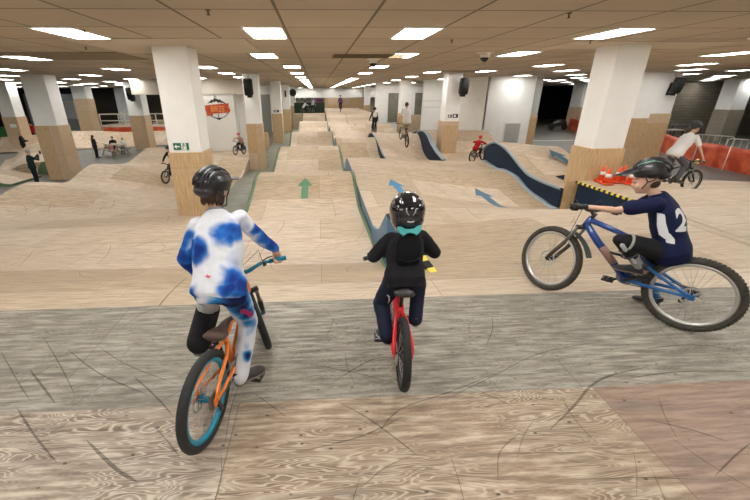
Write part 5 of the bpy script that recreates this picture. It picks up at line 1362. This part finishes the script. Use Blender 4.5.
JER = blobs('jersey_white_blue', (.70,.72,.77), [((-.57,2.13,3.235),.06), ((-.52,2.14,3.17),.055), ((-.465,2.16,3.22),.06), ((-.50,2.16,3.24),.075), ((-.545,2.13,3.21),.07), ((-.60,2.11,3.20),.045), ((-.46,2.2,3.17),.07), ((-.735,2.08,3.10),.055), ((-.775,2.14,3.07),.04), ((-.52,1.99,3.04),.06), ((-.48,2.02,3.06),.07), ((-.485,1.97,2.97),.085), ((-.47,1.98,2.88),.085), ((-.53,1.94,2.92),.05), ((-.43,2.35,3.13),.045), ((-.385,2.37,3.06),.06), ((-.35,2.40,3.0),.07), ((-.31,2.43,2.93),.06), ((-.85,2.17,3.13),.07), ((-.86,2.16,3.04),.06), ((-.85,2.15,2.95),.06), ((-.83,2.2,2.86),.05), ((-.76,1.95,2.86),.065), ((-.68,1.93,2.81),.05)], (.008,.035,.22), (.02,.15,.52), .10, 5)
TRO = blobs('trousers_white_blue', (.60,.61,.64), [((-.50,1.95,2.82),.12), ((-.58,1.92,2.80),.07), ((-.47,1.97,2.74),.10), ((-.44,2.02,2.66),.07), ((-.52,2.0,2.58),.035), ((-.50,2.0,2.52),.04), ((-.47,2.0,2.46),.04), ((-.49,2.0,2.38),.035), ((-.45,2.05,2.55),.05), ((-.74,2.02,2.82),.045)], (.005,.010,.06), (.02,.20,.50), .04, 7)
J1 = figure('person', 'child in white and blue jersey and trousers standing on the orange bicycle', (-.615, 2.04, 2.05), J, S1,
    dict(skin=SKIN, shirt=JER, trousers=TRO, collar=mat('collar_grey', (.3,.33,.38), .8), shoe=SHOE), dict(gripL=gripw(b1,'L'), gripR=gripw(b1,'R'), shirtlong=-.03, vox=.0062, loose=.03, fold=.016, cuff=1.3, trg=.016))
helmet(J1, HELB, s_=S1*1.22)
F = J1['F']; c = J1['head']
hb = MB()
rnd = random.Random(4)
for i in range(130):
    a = R_(100+rnd.random()*160); x, y = .088*math.cos(a), .082*math.sin(a); z0 = -.005+rnd.random()*.01; l = .05+rnd.random()*.035
    p0 = V(c)+F @ V((x*S1, y*S1, z0)); p1 = V(c)+F @ V((x*1.12*S1, y*1.12*S1, z0-l*.5)); p2 = V(c)+F @ V((x*(1.0+.3*rnd.random())*S1, y*(1.0+.25*rnd.random())*S1, z0-l))
    hb.tube([p0, p1, p2], [.013,.012,.004], 6)
for dx in (-.03,-.055): hb.ell(V(c)+F @ V((dx,0,-.02)), (.055,.066,.05), 16, 10, 0, F)
parented(hb.build('hair', HAIRB), J1['root'])
kg = MB(); kg.cap(J1['knL'], J1['anL'], .082, .074); remesh(kg, 'shin_guard', KNIT, .008, J1['root'])
sh_ = child(J1['root'], 'shirt')
def remesh_space(o):   # meshes authored in world space: parented() keeps them there
    return o
patch('chest_print', mat('print_pink', (.65,.10,.16), .6), J1['root'], sh_, (-.66,2.0,2.97), (1,-.1,0), (0,.2,1), [(-.022,0),(-.008,.006),(-.004,.014),(.002,.006),(.022,.004),(.008,-.004),(.004,-.01),(-.006,-.005)], (-.05,-1,.15), cell=.003)
tr_ = child(J1['root'], 'trousers')
patch('thigh_print', mat('print_magenta', (.32,.01,.10), .6), J1['root'], tr_, (-.47,2.0,2.70), (1,-.1,0), (0,.2,1), [(-.035,.03),(-.01,.035),(.0,.01),(.025,-.01),(.03,-.05),(.01,-.055),(.0,-.03),(-.02,-.005),(-.04,.0)], (.1,-1,.2), cell=.003)

# ---------------- rider 2
h2 = (b2['M'].to_3x3() @ V((1,0,0))); S2 = .68
J = dict(pelvis=(.585,2.325,2.765), chest=(.60,2.43,2.91), neck=(.615,2.49,3.03), head=(.63,2.56,3.135), headF=(.06,1,-.22), headU=(0,.1,1),
         shL=(.495,2.48,2.985), shR=(.735,2.49,2.99), elL=(.385,2.46,2.86), elR=(.835,2.48,2.87), hipL=(.520,2.33,2.735), hipR=(.655,2.33,2.735))
J = {k: V(v) for k, v in J.items()}
legs(b2, J, 'L', w(b2, b2['pedalL']), V((-.3,.95,0)), S2, pole=(-.12,.6,0)); legs(b2, J, 'R', w(b2, b2['pedalR']), h2, S2, pole=(.25,.6,0))
J['haL'] = J['haR'] = V((0,0,0))
J2 = figure('person', 'small child in black protective vest and full-face helmet on the red bicycle', (.585, 2.33, 2.05), J, S2,
    dict(skin=SKIN, shirt=KNIT, trousers=NAVC, shoe=SHOE, sole=SOLEB), dict(gripL=gripw(b2,'L'), gripR=gripw(b2,'R'), gloves=True, vox=.0058, loose=.02, shirtg=.022, sleeveg=1.1, trg=.022, cuff=1.2, fold=.014, torso=1.0))
F = J2['F']; c = J2['head']; r2 = J2['root']
def P(x, y, z): return V(c)+F @ V((x, y, z))
h = MB()
def P(x, y, z): return V(c)+F @ V((x*1.12, y*1.12, z*1.12+.004))
h.ell(P(-.012,0,.03), (.150,.130,.134), 28, 18, 0, F); h.ell(P(-.02,0,-.02), (.132,.121,.107), 28, 16, 0, F)
h.loft([(P(.02,0,-.03), F @ V((1,0,0)), F @ V((0,1,0)), .12, .108), (P(.045,0,-.07), F @ V((1,0,0)), F @ V((0,1,0)), .115, .088), (P(.06,0,-.115), F @ V((1,0,0)), F @ V((0,1,0)), .09, .07)], 24)
ho = remesh(h, 'helmet', HELG, .006, r2, 3)
k = MB()
for y in (-1, 1):
    k.tube([P(-.149,y*.030,.045), P(-.150,y*.024,.025), P(-.148,y*.012,.008)], .0042, 8); pass
k.tube([P(-.142,-.02,-.03), P(-.147,0,-.034), P(-.142,.02,-.03)], .006, 8)
parented(k.build('helmet_trim', mat('helmet_grey', (.35,.36,.38), .25)), ho)
k = MB()
for y in (-.045, 0, .045): k.tube([P(.07,y,.112), P(.0,y*1.1,.138), P(-.08,y*1.2,.116), P(-.13,y*1.1,.066)], [.004,.008,.008,.003], 8)
parented(k.build('helmet_ridges', HELG), ho)
q = MB(); n = 9
top = [P(.085, t*.06, .085+.015*(1-t*t)) for t in [-1+i*.25 for i in range(9)]]; tip = [P(.17-.03*t*t, t*.05, .095) for t in [-1+i*.25 for i in range(9)]]
q.add(top+tip+[p-V((0,0,.006)) for p in top+tip], [(i,i+1,n+i+1,n+i) for i in range(8)]+[(2*n+i,3*n+i,3*n+i+1,2*n+i+1) for i in range(8)]+[(n+i,n+i+1,3*n+i+1,3*n+i) for i in range(8)], 0, True)
parented(q.build('visor', HELG), ho)
# back protector and teal neck piece
bp = MB(); J2s = J2; up_ = (J2['neck']-J2['pelvis']).normalized(); axx = J2['ax']; bk = axx.cross(up_).normalized()
if bk.y > 0: bk = -bk
cc = J2['pelvis'].lerp(J2['neck'], .55)
bp.loft([(cc+bk*.088+up_*z, axx, bk, wx, d) for z, wx, d in ((-.115,.05,.012), (-.10,.078,.022), (-.03,.088,.026), (.05,.085,.026), (.10,.07,.022), (.12,.045,.012))], 24, e=3)
for z in (-.085,): bp.tube([cc+bk*.115+up_*(z+.02)-axx*.075, cc+bk*.122+up_*z-axx*.05, cc+bk*.124+up_*(z-.008), cc+bk*.122+up_*z+axx*.05, cc+bk*.115+up_*(z+.02)+axx*.075], .007, 8)
bo = parented(bp.build('back_protector', mat('protector_black', (.006,.006,.007), .9, spec=.15)), r2)
nn_ = J2['neck']; tb = MB(); TE = mat('teal_neck_roll', (.03,.30,.30), .6)
o_ = nn_+bk*.095-up_*.010
out = [(-.088,.035),(-.055,.030),(-.03,.012),(0,.010),(.03,.012),(.055,.030),(.088,.035),(.078,-.010),(.048,-.042),(.022,-.026),(0,-.020),(-.022,-.026),(-.048,-.042),(-.078,-.010)]
tb.prism(out, axx, up_+bk*-.35, o_, bk, .022)
t_ = tb.build('neck_roll', TE); bv_ = t_.modifiers.new('b', 'BEVEL'); bv_.width = .006; bv_.segments = 3; parented(t_, r2)
patch('leg_print', mat('print_white', (.7,.7,.7), .6), r2, child(r2, 'trousers'), (.49,2.3,2.58), (1,0,0), (0,.3,1), [(-.03,.04),(-.02,.05),(-.008,.04),(-.004,.0),(-.014,-.03),(-.024,-.04),(-.018,-.02),(-.012,.0),(-.016,.03),(-.024,.04)], (-.2,-1,.2), cell=.003)

# ---------------- rider 3
h3 = (b3['M'].to_3x3() @ V((1,0,0))); S3 = .83
J = dict(pelvis=(2.975,2.77,2.73), chest=(2.93,2.84,2.94), neck=(2.85,2.925,3.15), head=(2.775,2.99,3.245), headF=(-.80,.56,-.20), headU=(-.1,.1,1),
         shL=(2.76,2.815,3.10), shR=(2.95,3.02,3.105), elL=(2.52,2.93,3.02), elR=(2.93,3.19,2.96), hipL=(2.905,2.715,2.705), hipR=(3.015,2.83,2.705),
         knL=(2.585,2.84,2.775), anL=(2.735,2.76,2.565), toeL=(2.62,2.87,2.56), knR=(3.03,3.00,2.44), anR=(3.15,2.90,2.14), toeR=(3.08,3.03,2.13))
J['haL'] = J['haR'] = (0,0,0)
NAVT = mat('navy_jersey', (.006, .010, .045), .75, spec=.2, bump=.15, nscale=20)
J3 = figure('person', 'child in navy number jersey, black shorts and knee guard on the blue mountain bike', (2.945, 2.785, 2.05), J, S3,
    dict(skin=SKIN, shirt=NAVT, trousers=KNIT, shoe=mat('shoe_black', (.02,.02,.022), .6), sole=mat('sole_brown', (.12,.09,.07), .7)), dict(gripL=gripw(b3,'L'), gripR=gripw(b3,'R'), gloves=True, sleeve=.62, sleeveg=1.2, leg=.80, trg=.020, shirtg=.020, loose=.03, torso=1.12, hs=1.12, vox=.006, fold=.010, shirtlong=.03))
helmet(J3, HELB, stripe=mat('helmet_mint', (.20,.42,.33), .3), s_=S3*1.26, vl=1.3, droop=.030, dz=.045)
eyes(J3['head'], J3['F'], S3, J3['root'])
r3 = J3['root']
hb = MB(); F = J3['F']; c = J3['head']
hb.ell(V(c)+F @ V((-.045,0,-.012)), (.05,.066,.045), 16, 10, 0, F); hb.ell(V(c)+F @ V((-.02,0,.045)), (.078,.070,.05), 16, 10, 0, F)
parented(hb.build('hair', HAIRB), r3)
kg = MB(); kn, an, hp = J3['knL'], J3['anL'], J3['hipL']
kg.cap(kn.lerp(hp,.10), kn.lerp(an,.55), .066, .052); kg.cap(kn+h3*.02, kn.lerp(an,.45)+h3*.02, .05, .04)
ko = remesh(kg, 'knee_guard', KNIT, .007, r3)
k2 = MB(); d = (hp-kn).normalized(); t_a = d.orthogonal().normalized(); t_b = d.cross(t_a)
k2.tube([kn+d*.052+t_a*math.cos(a)*.069+t_b*math.sin(a)*.069 for a in [2*math.pi*i/20 for i in range(20)]], .011, 8, closed=True); parented(k2.build('cuff', mat('cuff_grey', (.33,.33,.30), .8)), ko)
k3 = MB(); d2 = (an-kn).normalized()
for t in (.28, .55):
    p = kn.lerp(an, t); t_a = d2.orthogonal().normalized(); t_b = d2.cross(t_a)
    k3.tube([p+t_a*math.cos(a)*.058+t_b*math.sin(a)*.058 for a in [2*math.pi*i/16 for i in range(16)]], .008, 8, closed=True)
parented(k3.build('strap', BLKM), ko)
k4 = MB(); k4.cap(kn.lerp(an,.12)+V((-.045,-.035,0)), kn.lerp(an,.30)+V((-.045,-.035,0)), .018, .016); k4.cap(kn.lerp(an,.62)+V((-.04,-.03,0)), kn.lerp(an,.8)+V((-.03,-.03,0)), .012, .012); parented(k4.build('guard_plate', mat('plate_grey', (.42,.42,.42), .4)), ko)
sk = MB(); sk.cap(an.lerp(kn,.02), an.lerp(kn,.28), .040, .043); remesh(sk, 'sock', mat('sock_grey', (.22,.22,.21), .9), .006, r3)
sk = MB(); sk.cap(J3['anR'].lerp(J3['knR'],.02), J3['anR'].lerp(J3['knR'],.28), .040, .043); remesh(sk, 'sock', mat('sock_blue', (.02,.12,.30), .9), .006, r3)
sh3 = child(r3, 'shirt'); vdir = V((-.62,-.72,.15)); PW = mat('jersey_white', (.68,.69,.72), .7)
# white side panel under the arm, and the back number
patch('side_panel', PW, r3, sh3, (2.81,2.76,2.93), (.73,-.68,0), (0,0,1), [(-.055,.105),(-.005,.10),(.02,.03),(.055,-.04),(.105,-.085),(.115,-.125),(.06,-.125),(.05,-.10),(.0,-.07),(-.03,.0)], vdir, cell=.004)
nd = V((.0,-1,.12)).normalized(); ux = V((1,.0,0)).normalized()
cu = bpy.data.curves.new('back_number', 'FONT'); cu.body = '2'; cu.size = .235; cu.offset = .009; cu.align_x = 'CENTER'
to = bpy.data.objects.new('t', cu); COL.objects.link(to); bpy.context.view_layer.update()
me = bpy.data.meshes.new_from_object(to.evaluated_get(bpy.context.evaluated_depsgraph_get())); bpy.data.objects.remove(to)
bm = bmesh.new(); bm.from_mesh(me); bmesh.ops.triangulate(bm, faces=bm.faces[:])
for _ in range(3):
    es = [e for e in bm.edges if e.calc_length() > .015]
    if not es: break
    bmesh.ops.subdivide_edges(bm, edges=es, cuts=1); bmesh.ops.triangulate(bm, faces=bm.faces[:])
bv = bvh_of(sh3); o0 = V((2.915,2.70,2.915))
for v in bm.verts:
    p = o0+ux*v.co.x*1.0+V((0,0,1))*v.co.y; hit = bv.ray_cast(p+nd*.4, -nd)
    v.co = (hit[0] if hit[0] else p)+nd*.003
bm.to_mesh(me); bm.free(); me.materials.clear(); me.materials.append(PW)
no = bpy.data.objects.new('back_number', me); COL.objects.link(no); parented(no, r3)

# ---------------- distant riders and bystanders
def far_rider(x, y, z, hd, s, kit, label, blabel, bikep=None, standing=False, hel=None, group=None, lean=0, sleeve=1.0):
    h = V((math.cos(R_(hd)), math.sin(R_(hd)), 0)); k = s/.86
    P = dict(R=.29*k, tw=.056, frame=BLKM, cs=.38*k, bbh=.29*k, fk=.09*k, htl=.10, st=.30*k, post=.06, crank=10, cl=.15*k, bw=.62*k, rise=.04, detail=.5, knobs=False, disc=False, nsp=14, rim=GRYM, tube=.020)
    P.update(bikep or {})
    rear = V((x, y, z if not callable(z) else z(x, y))); f_ = rear+h*1.0*k
    if callable(z): f_.z = z(f_.x, f_.y)
    B = bike('bicycle', blabel, rear, f_, lean, P)
    l = V((-h.y, h.x, 0)); W_ = lambda a, b, c: B['M'] @ V((a*k, b*k, c*k))
    if standing: pel, che, nk, hdd = W_(.28,0,.92), W_(.42,0,1.14), W_(.52,0,1.32), W_(.58,0,1.45)
    else: pel, che, nk, hdd = W_(.20,0,.72), W_(.36,0,.93), W_(.47,0,1.10), W_(.55,0,1.22)
    J = dict(pelvis=pel, chest=che, neck=nk, head=hdd, headF=h+V((0,0,-.1)), headU=(0,0,1))
    for q, sg in (('L', 1), ('R', -1)):
        J['sh'+q] = nk+l*sg*.15*s-V((0,0,.06*s)); J['hip'+q] = pel+l*sg*.085*s-V((0,0,.03*s))
        g = gripw(B, q); J['el'+q] = ik(J['sh'+q], g[0], .29*s, .30*s, J['sh'+q]+l*sg*1.0+V((0,0,-.2))); J['ha'+q] = V((0,0,0))
        legs(B, J, q, w(B, B['pedal'+q]), h, s)
    far = y > 8.5
    JJ = figure('person', label, tuple(rear), J, s, kit, dict(gripL=gripw(B,'L'), gripR=gripw(B,'R'), vox=.014 if far else .01, detail=not far, group=group, loose=.02, fold=.0, sleeve=sleeve))
    if hel: helmet(JJ, hel, vents=False, strap=False, s_=s*1.15)
    else:
        hb = MB(); hb.ell(V(hdd)+JJ['F'] @ V((-.02,0,.03*s)), (.10*s,.085*s,.095*s), 14, 10, 0, JJ['F']); parented(hb.build('hair', HAIRK), JJ['root'])
    return JJ, B
def stander(x, y, z, face, s, kit, label, arms='down', hair=HAIRK, bend=0.0, sit=False, group=None, longhair=False, thing_=None):
    h = V((math.cos(R_(face)), math.sin(R_(face)), 0)); l = V((-h.y, h.x, 0)); G = V((x, y, z)); U = V((0,0,1))
    hz = .88*s if not sit else .47
    pel = G+U*hz; up = (U*math.cos(bend)+h*math.sin(bend)); che = pel+up*.27*s; nk = pel+up*.50*s; hd_ = nk+(up*.7+h*.15).normalized()*.14*s
    J = dict(pelvis=pel, chest=che, neck=nk, head=hd_, headF=h+V((0,0,-.15)), headU=(0,0,1)); opt = {}
    for q, sg in (('L', 1), ('R', -1)):
        J['sh'+q] = nk+l*sg*.165*s-up*.06*s; J['hip'+q] = pel+l*sg*.085*s-U*.03*s
        if sit: J['kn'+q] = J['hip'+q]+h*.42*s; J['an'+q] = J['kn'+q]*1.0; J['an'+q] = V((J['kn'+q].x+h.x*.04, J['kn'+q].y+h.y*.04, z+.09*s))
        else: J['an'+q] = G+l*sg*.095*s+U*.085*s; J['kn'+q] = (J['hip'+q]+J['an'+q])*.5+h*.02
        J['toe'+q] = J['an'+q]+h*.15*s
        if arms == 'phone': ha = nk+h*.36*s+l*sg*.04*s-U*.02*s
        elif arms == 'front' or sit: ha = che+h*.33*s+l*sg*.12*s-U*.1*s
        elif arms == 'fold': ha = che+h*.17*s-l*sg*.09*s-U*.06*s
        else: ha = pel+l*sg*.25*s-U*.06*s+h*.03
        J['ha'+q] = ha; J['el'+q] = ik(J['sh'+q], ha, .30*s, .27*s, J['sh'+q]+l*sg*.3-U*.4-h*.2)
    JJ = figure('person', label, (x, y, z), J, s, kit, dict(vox=.015, detail=False, loose=.02, fold=0, group=group))
    hb = MB(); F = JJ['F']; hb.ell(V(hd_)+F @ V((-.025*s,0,.035*s)), (.10*s,.086*s,.092*s), 14, 10, 0, F)
    if longhair: hb.cap(V(hd_)+F @ V((-.05*s,0,0)), V(hd_)+F @ V((-.09*s,0,-.22*s)), .08*s, .06*s)
    parented(hb.build('hair', hair), JJ['root'])
    return JJ
def C_(n, c): return mat('cloth_'+n, c, .85, spec=.2)
DARK, WHT, REDC, GRYC = C_('charcoal', (.02,.02,.024)), C_('white', (.72,.70,.68)), C_('red', (.42,.015,.02)), C_('grey', (.25,.25,.26))
sA = lambda x, y: height(A_L, A_R, -8.5, axr(y), x, y)
sR = lambda x, y: zz(cr(R_P, y)); sF = lambda x, y: zz(cr(F_P, y)); sH = lambda x, y: zz(cr(H_P, y)-.05)
# right: white shirt rider behind the helmet
far_rider(8.47, 8.9, sR, 6, .95, dict(skin=SKIN, shirt=WHT, trousers=C_('grey_tights', (.10,.10,.11))), 'rider in a white t-shirt and dark helmet passing the orange mesh barrier', 'dark bicycle with a pale number plate ridden before the orange barrier', dict(R=.30, tw=.06), True, HELB, sleeve=.6)
tag(MB().cap((9.42, 8.9, zz(-1.62)), (9.54, 9.02, zz(-1.60)), .05, .04).build('number_plate', mat('plate_yellow', (.75,.72,.25), .5)), 'pale yellow plate on the bicycle by the orange barrier', 'plate')
# left kid coming over the field, half behind the nearest left pillar
far_rider(-5.35, 14.6, sA, 255, .72, dict(skin=SKIN, shirt=DARK, trousers=DARK), 'small dark dressed rider half hidden by the exit sign pillar', 'dark bicycle half hidden by the exit sign pillar', None, True, HELB)
far_rider(-4.55, 23.6, lambda x, y: sA(x, y), 250, .80, dict(skin=SKIN, shirt=C_('pale_pink', (.6,.35,.3)), trousers=DARK), 'rider with a pink helmet near the second left row pillar', 'dark bicycle of the rider with the pink helmet', None, False, mat('helmet_pink', (.65,.06,.12), .4))
# centre right riders going away
far_rider(4.25, 18.3, sF, 92, 1.06, dict(skin=SKIN2, shirt=WHT, trousers=C_('khaki', (.42,.36,.28))), 'tall rider in a white shirt and beige trousers standing on the pedals', 'dark red bicycle of the tall rider in white', dict(R=.31, frame=mat('maroon_frame', (.12,.02,.03), .4), bw=.74), True, None, sleeve=.6)
J4, B4 = far_rider(3.95, 26.6, sF, 92, 1.0, dict(skin=SKIN, shirt=DARK, trousers=DARK), 'rider in black with a white backpack left of the tall rider in white', 'dark bicycle of the rider with the white backpack', None, True, HAIRB)
bk = MB(); c = J4['chest'].lerp(J4['neck'], .3)-V((0,.15,0)); bk.ell(c, (.15,.09,.20)); parented(bk.build('backpack_panel', WHT), J4['root'])
far_rider(7.3, 17.6, sH, 35, .76, dict(skin=SKIN, shirt=REDC, trousers=DARK), 'rider in red with a red helmet left of the navy wave wall', 'dark red bicycle of the rider in red', dict(frame=mat('maroon_frame', (0,0,0)), R=.29), False, mat('helmet_red', (.70,.02,.03), .4))
far_rider(2.75, 46.6, zz(-1.95), 88, 1.0, dict(skin=SKIN, shirt=C_('purple', (.07,.03,.09)), trousers=DARK), 'most distant rider in dark purple before the brown end wall', 'bicycle of the most distant rider', None, True, HAIRB)
far_rider(-1.75, 45.9, zz(-2.08), 30, .86, dict(skin=SKIN, shirt=WHT, trousers=DARK), 'far rider with a white top on the dark green platform', 'bicycle of the far rider with the white top', None, False, HELB)
far_rider(-.55, 46.0, zz(-2.08), 80, .9, dict(skin=SKIN, shirt=GRYC, trousers=DARK), 'far rider in grey at the right end of the green platform', 'bicycle of the far rider in grey', None, True, HELB)
# bystanders at the left
J5 = stander(-13.45, 18.4, .0, 55, 1.02, dict(skin=SKIN, shirt=C_('dark_green', (.015,.03,.03)), trousers=C_('dark_teal', (.012,.02,.028))), 'grey-haired man in dark clothes holding up a phone', 'phone', HAIRG)
ph = (J5['haL']+J5['haR'])/2+V((.06,.10,.08)); tag(MB().box((ph.x-.04, ph.y-.005, ph.z-.07), (ph.x+.04, ph.y+.005, ph.z+.08)).build('phone', SGNK), 'dark phone held up by the grey-haired man', 'phone')
stander(-20.3, 27.6, .0, 20, 1.03, dict(skin=SKIN, shirt=DARK, trousers=DARK), 'bald man in black standing with the seated group at the left', 'front', mat('scalp_skin', (.45,.28,.2), .5))
stander(-19.3, 29.0, .0, 200, .95, dict(skin=SKIN, shirt=C_('beige', (.5,.42,.35)), trousers=GRYC), 'blond woman seated facing the man in black', 'front', HAIRY, sit=True, longhair=True)
stander(-18.6, 28.4, .0, 175, .98, dict(skin=SKIN, shirt=DARK, trousers=DARK), 'person in black bending forward beside the blond woman', 'front', HAIRB, bend=.9)
stander(-26.6, 37.9, .0, 250, 1.0, dict(skin=SKIN, shirt=REDC, trousers=DARK), 'person in a red top far away by the green wall', 'down')
stander(-15.1, 26.8, .0, 60, .92, dict(skin=SKIN, shirt=DARK, trousers=DARK), 'long-haired woman in black standing at the picnic table', 'fold', HAIRK, longhair=True)
stander(-14.95, 28.95, .0, -75, .98, dict(skin=SKIN2, shirt=DARK, trousers=DARK), 'person in black sitting on the far bench of the picnic table', 'front', HAIRK, sit=True)
stander(-14.2, 28.85, .0, -80, .86, dict(skin=SKIN, shirt=WHT, trousers=GRYC), 'person in a pale top sitting on the picnic table bench', 'front', HAIRB, sit=True)
stander(-14.35, 27.35, .0, 100, .62, dict(skin=SKIN, shirt=C_('pink', (.55,.25,.25)), trousers=C_('pink', (0,0,0))), 'small child in pink on the near bench of the picnic table', 'front', HAIRB, sit=True)
for i, (x, y) in enumerate(((-21.2, 46.9), (-18.9, 47.0))):
    stander(x, y, zz(-3.25), 200, .8, dict(skin=SKIN, shirt=DARK, trousers=DARK), ('child in black crouching at the left end of the far railed platform', 'child in black crouching in the middle of the far railed platform')[i], 'front', HAIRK, sit=True, bend=.5)

# ---------------- tyre and scuff marks lying on the boards
MARK = mat('rubber_mark', (.045, .04, .035), .8, alpha=.45); CHALK = mat('pale_scrape', (.62, .58, .52), .8, alpha=.45)
def smooth_path(p, n=7):
    p = [V((*q, 0)) for q in p]; o = []
    for i in range(len(p)-1):
        a, b, c, d = p[max(0,i-1)], p[i], p[i+1], p[min(len(p)-1,i+2)]
        for k in range(n):
            t = k/n; o.append(.5*((2*b)+(c-a)*t+(2*a-5*b+4*c-d)*t*t+(3*b-a-3*c+d)*t**3))
    return o+[p[-1]]
def ribbon(mb, pts, wd, zf, lift=.0035):
    P_ = smooth_path(pts); vs = []; n = len(P_)
    for i, p in enumerate(P_):
        t = (P_[min(n-1,i+1)]-P_[max(0,i-1)]).normalized(); s_ = V((-t.y, t.x, 0))*wd*.5*min(1, .25+3*min(i, n-1-i)/n)
        for q in (p-s_, p+s_): vs.append((q.x, q.y, zf(q.x, q.y)+lift))
    mb.add(vs, [(2*i, 2*i+2, 2*i+3, 2*i+1) for i in range(n-1)])
MARKS = [([(2.424, 2.103), (2.072, 2.028), (1.854, 1.931), (1.646, 1.78), (1.368, 1.599)], 0.016), ([(2.381, 2.438), (1.726, 2.31), (1.197, 2.061), (0.806, 1.874)], 0.007), ([(-1.423, 1.686), (-1.151, 1.484), (-1.01, 1.407)], 0.02), ([(-2.031, 1.976), (-1.759, 1.741), (-1.509, 1.547)], 0.012), ([(-2.372, 2.763), (-2.016, 2.398), (-1.716, 2.072)], 0.008), ([(-2.207, 2.354), (-1.807, 2.005)], 0.015), ([(-2.067, 2.583), (-1.655, 2.277), (-1.195, 2.031)], 0.01), ([(-1.866, 2.635), (-1.522, 2.379), (-1.038, 2.126)], 0.007), ([(-1.401, 2.24), (-1.16, 2.029), (-0.976, 1.846)], 0.01), ([(0.495, 1.75), (0.205, 1.617), (-0.15, 1.537)], 0.01), ([(0.088, 1.9), (0.282, 1.739), (0.437, 1.569), (0.515, 1.472)], 0.01), ([(-0.105, 2.281), (0.192, 2.185), (0.534, 2.031)], 0.007), ([(0.062, 2.089), (0.373, 2.309), (0.555, 2.322)], 0.009), ([(1.297, 2.118), (0.864, 1.944), (0.487, 1.808), (0.301, 1.612)], 0.008), ([(2.017, 1.636), (2.216, 1.548), (2.36, 1.455)], 0.01), ([(2.077, 1.26), (2.306, 1.366), (2.473, 1.435)], 0.009), ([(0.17, 1.295), (0.321, 1.409), (0.505, 1.479)], 0.006), ([(1.322, 1.282), (1.669, 1.273), (1.976, 1.243)], 0.006), ([(1.175, 1.588), (0.996, 1.469), (0.909, 1.306)], 0.006), ([(-2.621, 2.617), (-2.167, 2.195), (-1.994, 2.043)], 0.007), ([(-0.725, 2.776), (-0.438, 2.547), (-0.108, 2.436)], 0.006), ([(1.104, 2.661), (1.504, 2.563), (2.054, 2.601)], 0.008), ([(1.4, 2.968), (1.894, 2.799), (2.563, 2.807)], 0.006), ([(2.114, 1.985), (2.613, 2.037), (3.122, 2.006)], 0.009), ([(2.524, 2.298), (2.978, 2.334), (3.365, 2.221)], 0.012), ([(-1.779, 2.842), (-1.651, 3.162), (-1.295, 3.232)], 0.006), ([(-1.59, 2.001), (-1.587, 2.283), (-1.571, 2.755)], 0.022), ([(-2.235, 2.103), (-2.191, 2.331), (-2.173, 2.654), (-2.114, 2.988)], 0.014)]
flat = lambda x, y: zz(-1.9)
mk, ck = MB(), MB()
for i, (p, wd) in enumerate(MARKS): ribbon(ck if i >= len(MARKS)-2 else mk, p, wd, flat)
rn = random.Random(11)
for i in range(60):       # light scrapes and short skids all over the start deck
    x, y = rn.uniform(-2.4, 3.4), rn.uniform(.7, 3.1); a = rn.gauss(.9 if rn.random() < .5 else 2.3, .5); l = rn.uniform(.12, .55)
    if y+l > 3.15: continue
    ribbon(mk, [(x, y), (x+math.cos(a)*l*.5+rn.uniform(-.03,.03), y+math.sin(a)*l*.5), (x+math.cos(a)*l, y+math.sin(a)*l)], rn.uniform(.003, .007), flat)
for zf, x0, x1, y0, y1, n in ((sA, -7.5, -2.2, 3.5, 9.5, 95), (sC, -1.4, .8, 3.6, 11, 34), (sB, 1.1, 5.5, 3.6, 11.5, 60), (lambda x, y: zz(cr(R_P, y)), 7.9, 12, 3.5, 9, 14)):
    for i in range(n):
        x, y = rn.uniform(x0, x1), rn.uniform(y0, y1); a = rn.gauss(1.1 if rn.random() < .6 else 2.2, .45); l = rn.uniform(.3, 1.3)
        q = [(x, y), (x+math.cos(a)*l*.5+rn.uniform(-.1,.1), y+math.sin(a)*l*.5), (x+math.cos(a)*l, y+math.sin(a)*l)]
        if all(x0-.2 < p[0] < x1+.2 and y0-.1 < p[1] < y1+1 for p in q): ribbon(mk, q, rn.uniform(.005, .012), zf, .008)
tag(mk.build('tyre_marks', MARK), 'dark rubber tyre marks curving across the plywood', 'tyre marks', kind='stuff')
tag(ck.build('scrape_marks', CHALK), 'two long pale scrape lines on the grey boards at the left', 'scrape marks', kind='stuff')
